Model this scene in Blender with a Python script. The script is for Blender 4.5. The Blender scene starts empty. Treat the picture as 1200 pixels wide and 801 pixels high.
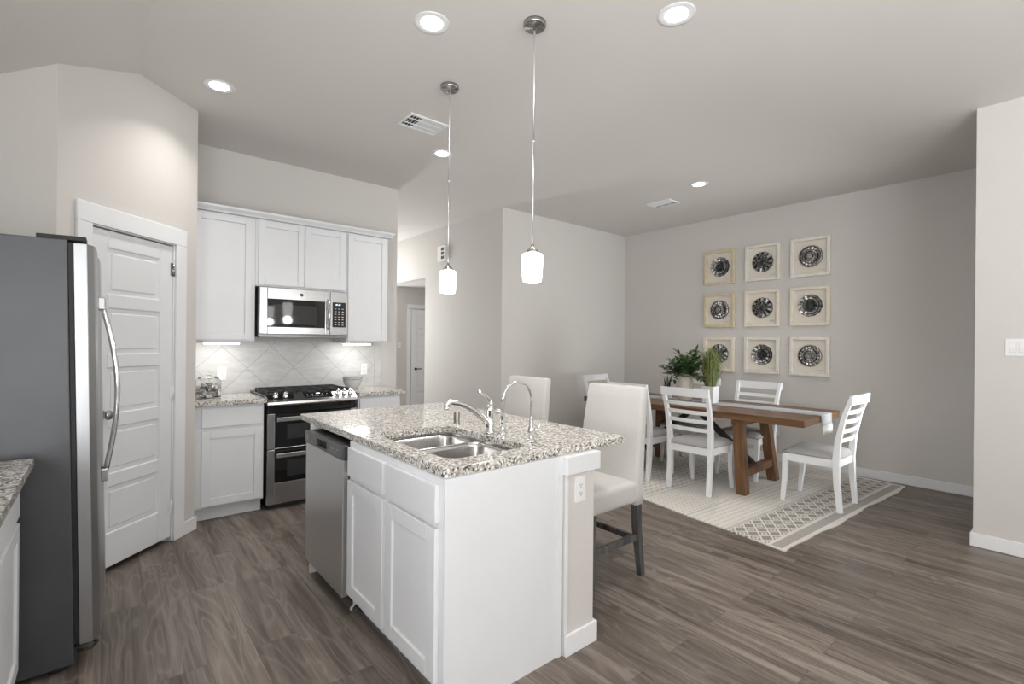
import bpy, bmesh, math, random
from mathutils import Vector, Matrix
random.seed(7)
SC = bpy.context.scene
COL = SC.collection
R = math.radians
PI = math.pi

# ------------------------------------------------------------------ camera
CAM_H = 1.40
yaw, roll, F_PX = R(49.936), R(0.5693), 568.4
fw = Vector((math.cos(yaw), math.sin(yaw), 0))
r0 = Vector((math.sin(yaw), -math.cos(yaw), 0)); u0 = Vector((0, 0, 1))
rt = r0 * math.cos(roll) + u0 * math.sin(roll)
up = u0 * math.cos(roll) - r0 * math.sin(roll)
cam_d = bpy.data.cameras.new('camera'); cam = bpy.data.objects.new('camera', cam_d); COL.objects.link(cam)
M4 = Matrix((rt, up, -fw)).transposed().to_4x4(); M4.translation = Vector((0, 0, CAM_H))
cam.matrix_world = M4
cam_d.sensor_width = 36.0; cam_d.lens = 36.0 * F_PX / 1200.0
cam_d.shift_y = 1.35 / 1200.0
cam_d.clip_start = 0.02
SC.camera = cam

# ------------------------------------------------------------------ light / exposure
SC.view_settings.view_transform = 'Standard'
try: SC.view_settings.look = 'None'
except Exception: pass
SC.view_settings.gamma = 1.0
SC.view_settings.use_curve_mapping = False
SC.view_settings.exposure = 0.38
world = bpy.data.worlds.new('daylight'); SC.world = world; world.use_nodes = True
world.node_tree.nodes['Background'].inputs[0].default_value = (0.86, 0.93, 1.0, 1)
world.node_tree.nodes['Background'].inputs[1].default_value = 1.2

def area(name, loc, direction, sx, sy, power, color=(1, 1, 1), shape='RECTANGLE', spread=None):
    l = bpy.data.lights.new(name, 'AREA'); l.shape = shape; l.size = sx
    if shape in ('RECTANGLE', 'ELLIPSE'): l.size_y = sy
    l.energy = power; l.color = color
    if spread: l.spread = spread
    o = bpy.data.objects.new(name, l); COL.objects.link(o); o.location = loc
    o.rotation_euler = Vector(direction).to_track_quat('-Z', 'Y').to_euler()
    return o
DAY = (0.97, 0.985, 1.0)
WIN_Y = -5.6; CEIL = 3.09; XLW = -.82
WINS = [(0.1, 1.5), (2.0, 3.4), (-1.0, -0.2)]
P_WIN, P_SIDE, P_CAN, P_PEND, P_UC, P_HALL, P_DIN, P_LEFT = 66, 235, 4.0, 4.0, .75, 74, 22, 52
area('daylight_rear_one', (0.8, WIN_Y + .06, 1.55), (0, 1, 1.5), 1.4, 1.9, P_WIN, DAY, spread=R(138))
area('daylight_rear_two', (2.7, WIN_Y + .06, 1.55), (0, 1, 1.5), 1.4, 1.9, P_WIN, DAY, spread=R(138))
area('added_side_fill', (-.80, -2.6, 1.2), (1, .25, 1.5), 2.4, 2.0, P_SIDE, DAY, spread=R(138))  # added unseen fill for ceiling and right wall; the left wall has no opening
area('added_island_fill', (XLW, .35, 1.55), (1, .25, .25), 1.1, 1.2, P_LEFT, DAY)  # lamp added out of view to brighten the island fronts, no window here
area('added_hall_end_fill', (3.1, 8.55, 1.4), (.25, -1, -.1), 1.0, 2.0, P_HALL, DAY)  # unseen fill put at the hall end to lift the hall wall
area('added_dining_fill', (5.35, .56, 1.4), (-.38, 1, .12), .9, 1.8, P_DIN, DAY, spread=R(105))  # invented source out of view, brightens the dining room's back wall
area('added_hall_top_fill', (2.95, 7.3, CEIL - .02), (0, 0, -1), .3, .3, 5, (1, .97, .93), 'DISK')  # extra overhead fill hidden past the kitchen wall, without a fixture

# ------------------------------------------------------------------ materials
def newmat(name):
    m = bpy.data.materials.new(name); m.use_nodes = True
    nt = m.node_tree; b = nt.nodes['Principled BSDF']
    return m, nt, b
def col4(c): return (c[0], c[1], c[2], 1)
def coords(nt, scale=(1, 1, 1), rot=(0, 0, 0), kind='Object'):
    tc = nt.nodes.new('ShaderNodeTexCoord'); mp = nt.nodes.new('ShaderNodeMapping')
    mp.inputs['Scale'].default_value = scale; mp.inputs['Rotation'].default_value = rot
    nt.links.new(tc.outputs[kind], mp.inputs['Vector'])
    return mp.outputs['Vector']
def noise(nt, vec, scale, detail=3, rough=.5, dist=0):
    n = nt.nodes.new('ShaderNodeTexNoise'); n.inputs['Scale'].default_value = scale
    n.inputs['Detail'].default_value = detail; n.inputs['Roughness'].default_value = rough
    n.inputs['Distortion'].default_value = dist
    if vec is not None: nt.links.new(vec, n.inputs['Vector'])
    return n
def ramp(nt, fac, stops, interp='LINEAR'):
    r = nt.nodes.new('ShaderNodeValToRGB'); cr = r.color_ramp; cr.interpolation = interp
    while len(cr.elements) < len(stops): cr.elements.new(.5)
    for e, (p, c) in zip(cr.elements, stops): e.position = p; e.color = col4(c)
    nt.links.new(fac, r.inputs['Fac']); return r.outputs['Color']
def mixc(nt, fac, a, b, blend='MIX'):
    n = nt.nodes.new('ShaderNodeMix'); n.data_type = 'RGBA'; n.blend_type = blend
    for s, v in ((0, fac), (6, a), (7, b)):
        if isinstance(v, (int, float)): n.inputs[s].default_value = v
        elif isinstance(v, tuple): n.inputs[s].default_value = col4(v)
        else: nt.links.new(v, n.inputs[s])
    return n.outputs[2]
def mth(nt, op, a, b=None, c=None):
    n = nt.nodes.new('ShaderNodeMath'); n.operation = op
    for i, v in enumerate((a, b, c)):
        if v is None: continue
        if isinstance(v, (int, float)): n.inputs[i].default_value = v
        else: nt.links.new(v, n.inputs[i])
    return n.outputs[0]
def bump(nt, b, h, strength=.2, dist=.002):
    n = nt.nodes.new('ShaderNodeBump'); n.inputs['Strength'].default_value = strength
    n.inputs['Distance'].default_value = dist
    nt.links.new(h, n.inputs['Height']); nt.links.new(n.outputs[0], b.inputs['Normal'])
def plain(name, c, rough=.5, metal=0, spec=.5, var=.04, vscale=6, bmp=0, bscale=200, bdist=.001):
    m, nt, b = newmat(name)
    v = coords(nt)
    n = noise(nt, v, vscale, 2)
    lo = tuple(x * (1 - var) for x in c); hi = tuple(min(1, x * (1 + var)) for x in c)
    nt.links.new(ramp(nt, n.outputs['Fac'], [(.3, lo), (.7, hi)]), b.inputs['Base Color'])
    b.inputs['Roughness'].default_value = rough; b.inputs['Metallic'].default_value = metal
    b.inputs['Specular IOR Level'].default_value = spec
    if bmp:
        n2 = noise(nt, v, bscale, 2); bump(nt, b, n2.outputs['Fac'], bmp, bdist)
    return m
def emissive(name, c, s):
    m, nt, b = newmat(name); b.inputs['Base Color'].default_value = col4(c)
    b.inputs['Emission Color'].default_value = col4(c); b.inputs['Emission Strength'].default_value = s
    b.inputs['Roughness'].default_value = .4
    return m
def glassy(name, c=(1, 1, 1), rough=.02):
    m, nt, b = newmat(name); b.inputs['Base Color'].default_value = col4(c)
    b.inputs['Transmission Weight'].default_value = 1; b.inputs['Roughness'].default_value = rough
    b.inputs['IOR'].default_value = 1.3
    return m
def brushed(name, c, rough=.28, axis='z', amt=.10):
    m, nt, b = newmat(name)
    sc = {'z': (260, 260, 1.5), 'x': (1.5, 260, 260), 'y': (260, 1.5, 260)}[axis]
    n = noise(nt, coords(nt, sc), 1.0, 2)
    nt.links.new(ramp(nt, n.outputs['Fac'], [(.3, tuple(x * .97 for x in c)), (.7, c)]), b.inputs['Base Color'])
    rr = nt.nodes.new('ShaderNodeMapRange'); rr.inputs[3].default_value = rough - amt * .5; rr.inputs[4].default_value = rough + amt * .5
    nt.links.new(n.outputs['Fac'], rr.inputs[0]); nt.links.new(rr.outputs[0], b.inputs['Roughness'])
    b.inputs['Metallic'].default_value = 1
    return m
def wood(name, a, bcol, axis='y', rough=.45, sc=1.0):
    m, nt, b = newmat(name)
    s = {'y': (14, 1.1, 14), 'x': (1.1, 14, 14), 'z': (14, 14, 1.1)}[axis]
    v = coords(nt, tuple(q * sc for q in s))
    n = noise(nt, v, 1.6, 5, .6, .6)
    n2 = noise(nt, v, 9, 3)
    c1 = ramp(nt, n.outputs['Fac'], [(.32, a), (.68, bcol)])
    nt.links.new(mixc(nt, mth(nt, 'MULTIPLY', n2.outputs['Fac'], .5), c1, tuple(x * .55 for x in a)), b.inputs['Base Color'])
    b.inputs['Roughness'].default_value = rough; bump(nt, b, n2.outputs['Fac'], .25, .002)
    return m

def m_wall(name, c):
    m, nt, b = newmat(name); v = coords(nt)
    n = noise(nt, v, 1.3, 2); n2 = noise(nt, v, 55, 2, .6)
    nt.links.new(ramp(nt, n.outputs['Fac'], [(.3, tuple(x * .985 for x in c)), (.7, c)]), b.inputs['Base Color'])
    b.inputs['Roughness'].default_value = .62; b.inputs['Specular IOR Level'].default_value = .3
    bump(nt, b, n2.outputs['Fac'], .16, .004); return m
def m_floor():
    m, nt, b = newmat('vinyl_plank_floor')
    tc = nt.nodes.new('ShaderNodeTexCoord'); sp = nt.nodes.new('ShaderNodeSeparateXYZ')
    nt.links.new(tc.outputs['Object'], sp.inputs[0])
    cb = nt.nodes.new('ShaderNodeCombineXYZ'); nt.links.new(sp.outputs[1], cb.inputs[0]); nt.links.new(sp.outputs[0], cb.inputs[1])
    br = nt.nodes.new('ShaderNodeTexBrick'); nt.links.new(cb.outputs[0], br.inputs['Vector'])
    br.offset = .37; br.squash = 1
    br.inputs['Scale'].default_value = 1; br.inputs['Brick Width'].default_value = 1.22; br.inputs['Row Height'].default_value = .18
    br.inputs['Mortar Size'].default_value = .0012; br.inputs['Mortar Smooth'].default_value = .3; br.inputs['Bias'].default_value = 0
    br.inputs['Color1'].default_value = (0, 0, 0, 1); br.inputs['Color2'].default_value = (1, 1, 1, 1); br.inputs['Mortar'].default_value = (.5, .5, .5, 1)
    rnd = nt.nodes.new('ShaderNodeSeparateColor'); nt.links.new(br.outputs['Color'], rnd.inputs[0]); rv = rnd.outputs[0]
    cv = nt.nodes.new('ShaderNodeCombineXYZ')
    nt.links.new(mth(nt, 'MULTIPLY', sp.outputs[1], .85), cv.inputs[0]); nt.links.new(mth(nt, 'MULTIPLY', sp.outputs[0], 5.0), cv.inputs[1])
    nt.links.new(mth(nt, 'MULTIPLY', rv, 37.0), cv.inputs[2])
    big = noise(nt, cv.outputs[0], 1.15, 2, .45, .35)
    cont = mth(nt, 'ABSOLUTE', mth(nt, 'SINE', mth(nt, 'MULTIPLY', big.outputs['Fac'], 40.0)))
    lines = mth(nt, 'POWER', mth(nt, 'SUBTRACT', 1.0, cont), 2.2)
    cf = nt.nodes.new('ShaderNodeCombineXYZ')
    nt.links.new(mth(nt, 'MULTIPLY', sp.outputs[1], 2.2), cf.inputs[0]); nt.links.new(mth(nt, 'MULTIPLY', sp.outputs[0], 75.0), cf.inputs[1]); nt.links.new(mth(nt, 'MULTIPLY', rv, 11.0), cf.inputs[2])
    fine = noise(nt, cf.outputs[0], 1.0, 5, .7)
    cs_ = nt.nodes.new('ShaderNodeCombineXYZ')
    nt.links.new(mth(nt, 'MULTIPLY', sp.outputs[1], .9), cs_.inputs[0]); nt.links.new(mth(nt, 'MULTIPLY', sp.outputs[0], 13.0), cs_.inputs[1]); nt.links.new(mth(nt, 'MULTIPLY', rv, 23.0), cs_.inputs[2])
    streak = noise(nt, cs_.outputs[0], 1.0, 3, .55)
    base = ramp(nt, streak.outputs['Fac'], [(.30, FL[0]), (.48, FL[1]), (.70, FL[2])])
    ff_ = ramp(nt, fine.outputs['Fac'], [(.34, (.62, .62, .62)), (.5, (.97, .97, .97)), (.68, (1.2, 1.2, 1.2))])
    c2 = mixc(nt, 1.0, base, ff_, 'MULTIPLY')
    c3 = mixc(nt, mth(nt, 'MULTIPLY', lines, .36), c2, FL[3])
    dk = nt.nodes.new('ShaderNodeMapRange'); dk.inputs[1].default_value = 0; dk.inputs[2].default_value = 1; dk.inputs[3].default_value = .78; dk.inputs[4].default_value = 1.15
    nt.links.new(rv, dk.inputs[0])
    cg = nt.nodes.new('ShaderNodeCombineColor')
    for q in range(3): nt.links.new(dk.outputs[0], cg.inputs[q])
    c4 = mixc(nt, 1.0, c3, cg.outputs[0], 'MULTIPLY')
    c5 = mixc(nt, mth(nt, 'MULTIPLY', br.outputs['Fac'], .6), c4, (.03, .024, .02))
    nt.links.new(c5, b.inputs['Base Color'])
    nt.links.new(mth(nt, 'MULTIPLY_ADD', fine.outputs['Fac'], .12, .34), b.inputs['Roughness'])
    b.inputs['Specular IOR Level'].default_value = .42
    bump(nt, b, mth(nt, 'SUBTRACT', fine.outputs['Fac'], br.outputs['Fac']), .12, .002)
    return m
FL = [(.082, .064, .052), (.160, .131, .110), (.245, .207, .178), (.35, .305, .268)]
def m_granite():
    m, nt, b = newmat('speckled_granite'); v = coords(nt)
    big = noise(nt, v, 14, 3); mid = noise(nt, v, 78, 3, .7); fi = noise(nt, v, 170, 2, .7)
    vo = nt.nodes.new('ShaderNodeTexVoronoi'); vo.inputs['Scale'].default_value = 130; nt.links.new(v, vo.inputs['Vector'])
    c = ramp(nt, mid.outputs['Fac'], [(.38, (.10, .092, .082)), (.46, (.33, .305, .275)), (.55, (.56, .535, .49)), (.68, (.70, .68, .645))])
    c = mixc(nt, mth(nt, 'MULTIPLY', big.outputs['Fac'], .45), c, (.56, .52, .46))
    sep = nt.nodes.new('ShaderNodeSeparateColor'); nt.links.new(vo.outputs['Color'], sep.inputs[0])
    dark = mth(nt, 'MULTIPLY', mth(nt, 'GREATER_THAN', sep.outputs[0], .80), mth(nt, 'GREATER_THAN', fi.outputs['Fac'], .42))
    c = mixc(nt, dark, c, (.06, .055, .05))
    lite = mth(nt, 'MULTIPLY', mth(nt, 'GREATER_THAN', sep.outputs[1], .80), .8)
    c = mixc(nt, lite, c, (.86, .85, .83))
    nt.links.new(c, b.inputs['Base Color']); b.inputs['Roughness'].default_value = .10
    b.inputs['Specular IOR Level'].default_value = .55
    return m
def m_splash():
    m, nt, b = newmat('diagonal_wall_tile')
    tc = nt.nodes.new('ShaderNodeTexCoord'); sp = nt.nodes.new('ShaderNodeSeparateXYZ'); nt.links.new(tc.outputs['Object'], sp.inputs[0])
    q = .285
    a = mth(nt, 'MULTIPLY', mth(nt, 'ADD', mth(nt, 'ADD', sp.outputs[0], sp.outputs[2]), SP0), .7071 / q)
    d = mth(nt, 'MULTIPLY', mth(nt, 'ADD', mth(nt, 'SUBTRACT', sp.outputs[0], sp.outputs[2]), SP1), .7071 / q)
    def line(x):
        f = mth(nt, 'FRACT', x); return mth(nt, 'GREATER_THAN', mth(nt, 'ABSOLUTE', mth(nt, 'SUBTRACT', f, .5)), .5 - .007)
    ln = mth(nt, 'MAXIMUM', line(a), line(d))
    ln = mth(nt, 'MULTIPLY', ln, mth(nt, 'LESS_THAN', sp.outputs[0], 2.226))
    ln = mth(nt, 'MAXIMUM', ln, mth(nt, 'LESS_THAN', mth(nt, 'ABSOLUTE', mth(nt, 'SUBTRACT', sp.outputs[0], 2.226)), .0018))
    cell = nt.nodes.new('ShaderNodeCombineXYZ'); nt.links.new(mth(nt, 'FLOOR', a), cell.inputs[0]); nt.links.new(mth(nt, 'FLOOR', d), cell.inputs[1])
    wn = nt.nodes.new('ShaderNodeTexWhiteNoise'); nt.links.new(cell.outputs[0], wn.inputs['Vector'])
    n = noise(nt, coords(nt, (3, 3, 12), (0, .6, 0)), 2.2, 4, .6, .8)
    c = ramp(nt, n.outputs['Fac'], [(.3, (.50, .495, .49)), (.7, (.63, .625, .615))])
    c = mixc(nt, mth(nt, 'MULTIPLY', wn.outputs['Value'], .25), c, (.56, .555, .55))
    c = mixc(nt, ln, c, (.33, .325, .32))
    nt.links.new(c, b.inputs['Base Color']); b.inputs['Roughness'].default_value = .32
    return m
SP0, SP1 = .272, .147
def m_rug():
    m, nt, b = newmat('woven_patterned_rug')
    tc = nt.nodes.new('ShaderNodeTexCoord'); sp = nt.nodes.new('ShaderNodeSeparateXYZ'); nt.links.new(tc.outputs['Object'], sp.inputs[0])
    x, y = sp.outputs[0], sp.outputs[1]
    CR, GR = (.74, .71, .66), (.31, .29, .272)
    lt = lambda a, v: mth(nt, 'LESS_THAN', a, v)
    gt = lambda a, v: mth(nt, 'GREATER_THAN', a, v)
    def band(a, lo, hi): return mth(nt, 'MULTIPLY', gt(a, lo), lt(a, hi))
    def tri(a, p, o=0.0): return mth(nt, 'MULTIPLY', mth(nt, 'ABSOLUTE', mth(nt, 'SUBTRACT', mth(nt, 'FRACT', mth(nt, 'ADD', mth(nt, 'DIVIDE', a, p), o)), .5)), 2.0)
    def near(a, v, w): return lt(mth(nt, 'ABSOLUTE', mth(nt, 'SUBTRACT', a, v)), w)
    wv = noise(nt, coords(nt, (160, 160, 1)), 1, 2)
    fuzz = mth(nt, 'MULTIPLY', mth(nt, 'SUBTRACT', wv.outputs['Fac'], .5), .22)
    # diamonds
    dd = mth(nt, 'ADD', mth(nt, 'ADD', tri(x, .128), tri(y, .098, .12)), fuzz)
    dm = mth(nt, 'MAXIMUM', near(dd, 1.0, .17), near(dd, .40, .14))
    dia = mth(nt, 'SUBTRACT', 1.0, dm)
    in1 = band(y, .135, .43)
    f1 = mth(nt, 'MULTIPLY', in1, dia)
    f2 = band(y, .035, .11)
    f2 = mth(nt, 'MULTIPLY', f2, mth(nt, 'MULTIPLY_ADD', gt(wv.outputs['Fac'], .5), .45, .5))
    ln = mth(nt, 'ADD', mth(nt, 'ADD', band(y, .437, .445), band(y, .452, .458)), mth(nt, 'ADD', band(y, .795, .803), band(y, 1.28, 1.288)))
    # dashes
    dash = mth(nt, 'MULTIPLY', lt(tri(mth(nt, 'ADD', y, mth(nt, 'MULTIPLY', tri(x, .06), .018)), .052), .22), lt(tri(x, .03), .62))
    f3 = mth(nt, 'MULTIPLY', mth(nt, 'MULTIPLY', dash, .55), band(y, .47, .785))
    dot = mth(nt, 'MULTIPLY', lt(tri(y, .045), .34), lt(tri(x, .05, .0), .34))
    f4 = mth(nt, 'MULTIPLY', mth(nt, 'MULTIPLY', dot, .5), band(y, .82, 1.27))
    d2 = mth(nt, 'MULTIPLY', lt(tri(mth(nt, 'ADD', y, mth(nt, 'MULTIPLY', tri(x, .08), .03)), .07), .3), lt(tri(x, .02), .6))
    f5 = mth(nt, 'MULTIPLY', mth(nt, 'MULTIPLY', d2, .8), gt(y, 1.30))
    s = mth(nt, 'ADD', mth(nt, 'ADD', f1, f2), mth(nt, 'ADD', mth(nt, 'MULTIPLY', ln, .8), mth(nt, 'ADD', f3, mth(nt, 'ADD', f4, f5))))
    edge = mth(nt, 'MULTIPLY', band(x, .03, 2.57), gt(y, .03))
    s = mth(nt, 'MULTIPLY', s, edge)
    nl = noise(nt, coords(nt), 60, 2)
    cr = ramp(nt, nl.outputs['Fac'], [(.3, tuple(q * .92 for q in CR)), (.7, CR)])
    nt.links.new(mixc(nt, s, cr, GR), b.inputs['Base Color']); b.inputs['Roughness'].default_value = .95
    b.inputs['Specular IOR Level'].default_value = .1
    bump(nt, b, wv.outputs['Fac'], .5, .003)
    return m
def m_fabric(name, c, scale=420, c2=None, warp=None):
    m, nt, b = newmat(name); v = coords(nt)
    n = noise(nt, v, scale, 2, .7); n1 = noise(nt, v, 7, 2)
    c2 = c2 or tuple(x * .86 for x in c)
    cc = ramp(nt, n.outputs['Fac'], [(.35, c2), (.65, c)])
    nt.links.new(mixc(nt, mth(nt, 'MULTIPLY', n1.outputs['Fac'], .25), cc, c2), b.inputs['Base Color'])
    b.inputs['Roughness'].default_value = .9; b.inputs['Specular IOR Level'].default_value = .15
    b.inputs['Sheen Weight'].default_value = .2
    bump(nt, b, n.outputs['Fac'], .35, .001); return m

WALL_C = (.62, .598, .57)
MAT = dict(
    wall=m_wall('greige_wall_paint', WALL_C),
    ceil=m_wall('ceiling_paint', (.70, .675, .645)),
    white=plain('white_trim_paint', (.79, .80, .815), .35, var=.01),
    cab=plain('white_cabinet_paint', (.725, .738, .758), .38, var=.012),
    door=plain('white_door_paint', (.755, .768, .785), .42, var=.012),
    floor=m_floor(), granite=m_granite(), splash=m_splash(), rug=m_rug(),
    steel=brushed('brushed_steel', (.70, .70, .71), .34, 'z', .05),
    steelx=brushed('brushed_steel_wide', (.52, .52, .525), .27, 'x', .02),
    sink=brushed('sink_steel', (.58, .57, .56), .24, 'z'),
    fridge_door=brushed('smooth_steel_door', (.42, .425, .435), .36, 'z', .04),
    fridge_side=plain('textured_grey_steel_panel', (.085, .088, .095), .42, .35, var=.08, vscale=3, bmp=.25, bscale=420),
    chrome=plain('polished_chrome', (.80, .80, .80), .07, 1, var=.01),
    nickel=plain('satin_nickel', (.42, .41, .40), .24, 1, var=.02),
    darksteel=plain('dark_steel', (.20, .20, .205), .32, .9, var=.03),
    black=plain('black_enamel', (.012, .012, .013), .22, var=.05),
    blackglass=plain('black_glass', (.008, .008, .009), .04, var=.02),
    rubber=plain('black_rubber', (.02, .02, .02), .6),
    iron=plain('cast_iron', (.03, .03, .031), .55, .2),
    window=plain('oven_window', (.035, .036, .038), .05, var=.1),
    plastic=plain('white_plastic', (.78, .78, .77), .35, var=.01),
    slot=plain('dark_slot', (.05, .05, .05), .5),
    chair=plain('white_chair_paint', (.785, .795, .805), .4, var=.015),
    seat=m_fabric('grey_seat_fabric', (.42, .41, .405)),
    linen=m_fabric('oatmeal_linen', (.575, .562, .538)),
    greywood=wood('weathered_grey_wood', (.045, .044, .044), (.19, .183, .175), 'z', .6),
    table=wood('rustic_brown_table_wood', (.095, .045, .019), (.23, .118, .052), 'y', .36),
    tableleg=wood('rustic_brown_leg_wood', (.105, .048, .019), (.235, .120, .052), 'z', .42),
    darkwood=wood('dark_brace_wood', (.018, .012, .009), (.045, .030, .022), 'y', .5),
    runner=m_fabric('grey_woven_runner', (.47, .475, .485), 110, (.25, .255, .265)),
    fringe=m_fabric('cream_fringe', (.68, .67, .65), 260),
    pot=plain('white_glazed_pot', (.74, .745, .75), .25, var=.01),
    vase=plain('cream_ceramic', (.62, .555, .48), .4, var=.05, vscale=9),
    leaf=plain('deep_green_leaf', (.065, .125, .045), .38, var=.45, vscale=14),
    leaf2=plain('pale_green_leaf', (.17, .235, .12), .45, var=.3, vscale=14),
    grass=plain('yellow_green_grass', (.12, .17, .045), .5, var=.55, vscale=30),
    grass_dry=plain('dry_straw_grass', (.30, .26, .10), .5, var=.4, vscale=30),
    darkgrass=plain('dark_purple_blade', (.05, .055, .045), .5, var=.3),
    stem=plain('brown_stem', (.07, .06, .03), .6),
    soil=plain('dark_soil', (.03, .024, .018), .9, bmp=.6, bscale=60),
    mat=m_fabric('cream_mat_board', (.74, .69, .615), 300, (.70, .65, .57)),
    frame_silver=plain('champagne_silver_frame', (.78, .75, .69), .38, .2, var=.06, vscale=20),
    frame_gold=plain('pale_gold_frame', (.66, .58, .41), .38, .25, var=.08, vscale=20),
    frame_cream=plain('cream_wood_frame', (.77, .71, .60), .45, .05, var=.05, vscale=20),
    medal=plain('antique_pewter', (.40, .39, .375), .36, 1, var=.35, vscale=26),
    medal_dark=plain('blackened_pewter', (.07, .075, .08), .22, .95, var=.4, vscale=40),
    glass=glassy('clear_glass'),
    greyglass=plain('grey_stoneware', (.60, .605, .61), .22, var=.05),
    pebble=plain('mixed_grey_pebble', (.36, .35, .34), .5, var=.7, vscale=28),
    shade=emissive('lit_opal_glass', (1.0, .98, .95), 5.0),
    lens=emissive('lit_lamp_lens', (1.0, .975, .94), 14.0),
    bar=emissive('lit_cabinet_bar', (1.0, .98, .95), 9.0),
    clock=emissive('display_digit', (.8, .9, 1.0), 1.2),
    print_=plain('grey_print', (.55, .55, .56), .4),
)

# ------------------------------------------------------------------ mesh builder
class MB:
    def __init__(s): s.bm = bmesh.new(); s.mats = []; s.mi = 0
    def use(s, m):
        if m not in s.mats: s.mats.append(m)
        s.mi = s.mats.index(m); return s
    def _add(s, tmp, mtx=None, smooth=False):
        if mtx is not None: bmesh.ops.transform(tmp, matrix=mtx, verts=tmp.verts)
        mp = {}
        for v in tmp.verts: mp[v] = s.bm.verts.new(v.co)
        for f in tmp.faces:
            try:
                nf = s.bm.faces.new([mp[v] for v in f.verts]); nf.material_index = s.mi; nf.smooth = smooth
            except ValueError: pass
        tmp.free()
    def box(s, x0, x1, y0, y1, z0, z1, bev=0, seg=2, mtx=None):
        t = bmesh.new(); bmesh.ops.create_cube(t, size=1)
        for v in t.verts:
            v.co = Vector(((x0 + x1) / 2 + v.co.x * (x1 - x0), (y0 + y1) / 2 + v.co.y * (y1 - y0), (z0 + z1) / 2 + v.co.z * (z1 - z0)))
        if bev: bmesh.ops.bevel(t, geom=list(t.edges), offset=bev, segments=seg, profile=.6, affect='EDGES')
        s._add(t, mtx, False); return s
    def hexa(s, bot, top, bev=0):
        """eight-corner block from two quads (same winding, ccw from above)"""
        t = bmesh.new(); b = [t.verts.new(p) for p in bot]; u = [t.verts.new(p) for p in top]
        t.faces.new(b[::-1]); t.faces.new(u)
        for i in range(4): t.faces.new((b[i], b[(i + 1) % 4], u[(i + 1) % 4], u[i]))
        if bev: bmesh.ops.bevel(t, geom=list(t.edges), offset=bev, segments=1, affect='EDGES')
        s._add(t); return s
    def prism(s, poly, axis, a0, a1, mtx=None, smooth=False):
        """extrude a 2-d outline along an axis. axis y: (x,z); x: (y,z); z: (x,y)"""
        t = bmesh.new()
        mk = {'y': lambda p, a: (p[0], a, p[1]), 'x': lambda p, a: (a, p[0], p[1]), 'z': lambda p, a: (p[0], p[1], a)}[axis]
        lo = [t.verts.new(mk(p, a0)) for p in poly]; hi = [t.verts.new(mk(p, a1)) for p in poly]; n = len(poly)
        t.faces.new(lo); t.faces.new(hi[::-1])
        for i in range(n): t.faces.new((lo[i], hi[i], hi[(i + 1) % n], lo[(i + 1) % n]))
        bmesh.ops.recalc_face_normals(t, faces=t.faces)
        s._add(t, mtx, smooth); return s
    def lathe(s, prof, c=(0, 0, 0), seg=32, mtx=None, smooth=True, fn=None):
        t = bmesh.new(); rings = []
        for r, z in prof:
            if r < 1e-5: rings.append([t.verts.new((c[0], c[1], c[2] + z))])
            else:
                rings.append([t.verts.new((c[0] + r * math.cos(2 * PI * i / seg) * (fn(i, r, z) if fn else 1), c[1] + r * math.sin(2 * PI * i / seg) * (fn(i, r, z) if fn else 1), c[2] + z)) for i in range(seg)])
        for A, B in zip(rings, rings[1:]):
            for i in range(seg):
                j = (i + 1) % seg
                if len(A) == 1 and len(B) == 1: continue
                if len(A) == 1: t.faces.new((A[0], B[j], B[i]))
                elif len(B) == 1: t.faces.new((A[i], A[j], B[0]))
                else: t.faces.new((A[i], A[j], B[j], B[i]))
        if len(rings[0]) > 1: t.faces.new(rings[0][::-1])
        if len(rings[-1]) > 1: t.faces.new(rings[-1])
        bmesh.ops.recalc_face_normals(t, faces=t.faces)
        s._add(t, mtx, smooth); return s
    def tube(s, pts, rad, seg=12, smooth=True, flat=None):
        """sweep; rad: number or list; flat: (rx, ry) scale for a flat bar"""
        pts = [Vector(p) for p in pts]; n = len(pts)
        rs = rad if isinstance(rad, (list, tuple)) else [rad] * n
        t = bmesh.new(); rings = []
        ref = None
        for i, p in enumerate(pts):
            d = (pts[min(i + 1, n - 1)] - pts[max(i - 1, 0)]).normalized()
            if ref is None:
                ref = Vector((0, 0, 1)) if abs(d.z) < .9 else Vector((1, 0, 0))
                ref = (ref - d * ref.dot(d)).normalized()
            else: ref = (ref - d * ref.dot(d)).normalized()
            q = d.cross(ref)
            fx, fy = flat or (1, 1)
            rings.append([t.verts.new(p + (ref * math.cos(2 * PI * k / seg) * fx + q * math.sin(2 * PI * k / seg) * fy) * rs[i]) for k in range(seg)])
        for A, B in zip(rings, rings[1:]):
            for k in range(seg): t.faces.new((A[k], A[(k + 1) % seg], B[(k + 1) % seg], B[k]))
        t.faces.new(rings[0][::-1]); t.faces.new(rings[-1])
        bmesh.ops.recalc_face_normals(t, faces=t.faces)
        s._add(t, None, smooth); return s
    def bar(s, pts, w, d, up=(0, 0, 1)):
        """rectangular section swept along a polyline; w across, d along 'up'-ish"""
        pts = [Vector(p) for p in pts]; n = len(pts); upv = Vector(up)
        ws = w if isinstance(w, list) else [w] * n; ds = d if isinstance(d, list) else [d] * n
        t = bmesh.new(); rings = []
        for i, p in enumerate(pts):
            dr = (pts[min(i + 1, n - 1)] - pts[max(i - 1, 0)]).normalized()
            u = (upv - dr * upv.dot(dr)).normalized(); q = dr.cross(u)
            rings.append([t.verts.new(p + q * sx * ws[i] / 2 + u * sy * ds[i] / 2) for sx, sy in ((-1, -1), (1, -1), (1, 1), (-1, 1))])
        for A, B in zip(rings, rings[1:]):
            for k in range(4): t.faces.new((A[k], A[(k + 1) % 4], B[(k + 1) % 4], B[k]))
        t.faces.new(rings[0][::-1]); t.faces.new(rings[-1])
        bmesh.ops.recalc_face_normals(t, faces=t.faces)
        s._add(t); return s
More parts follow.
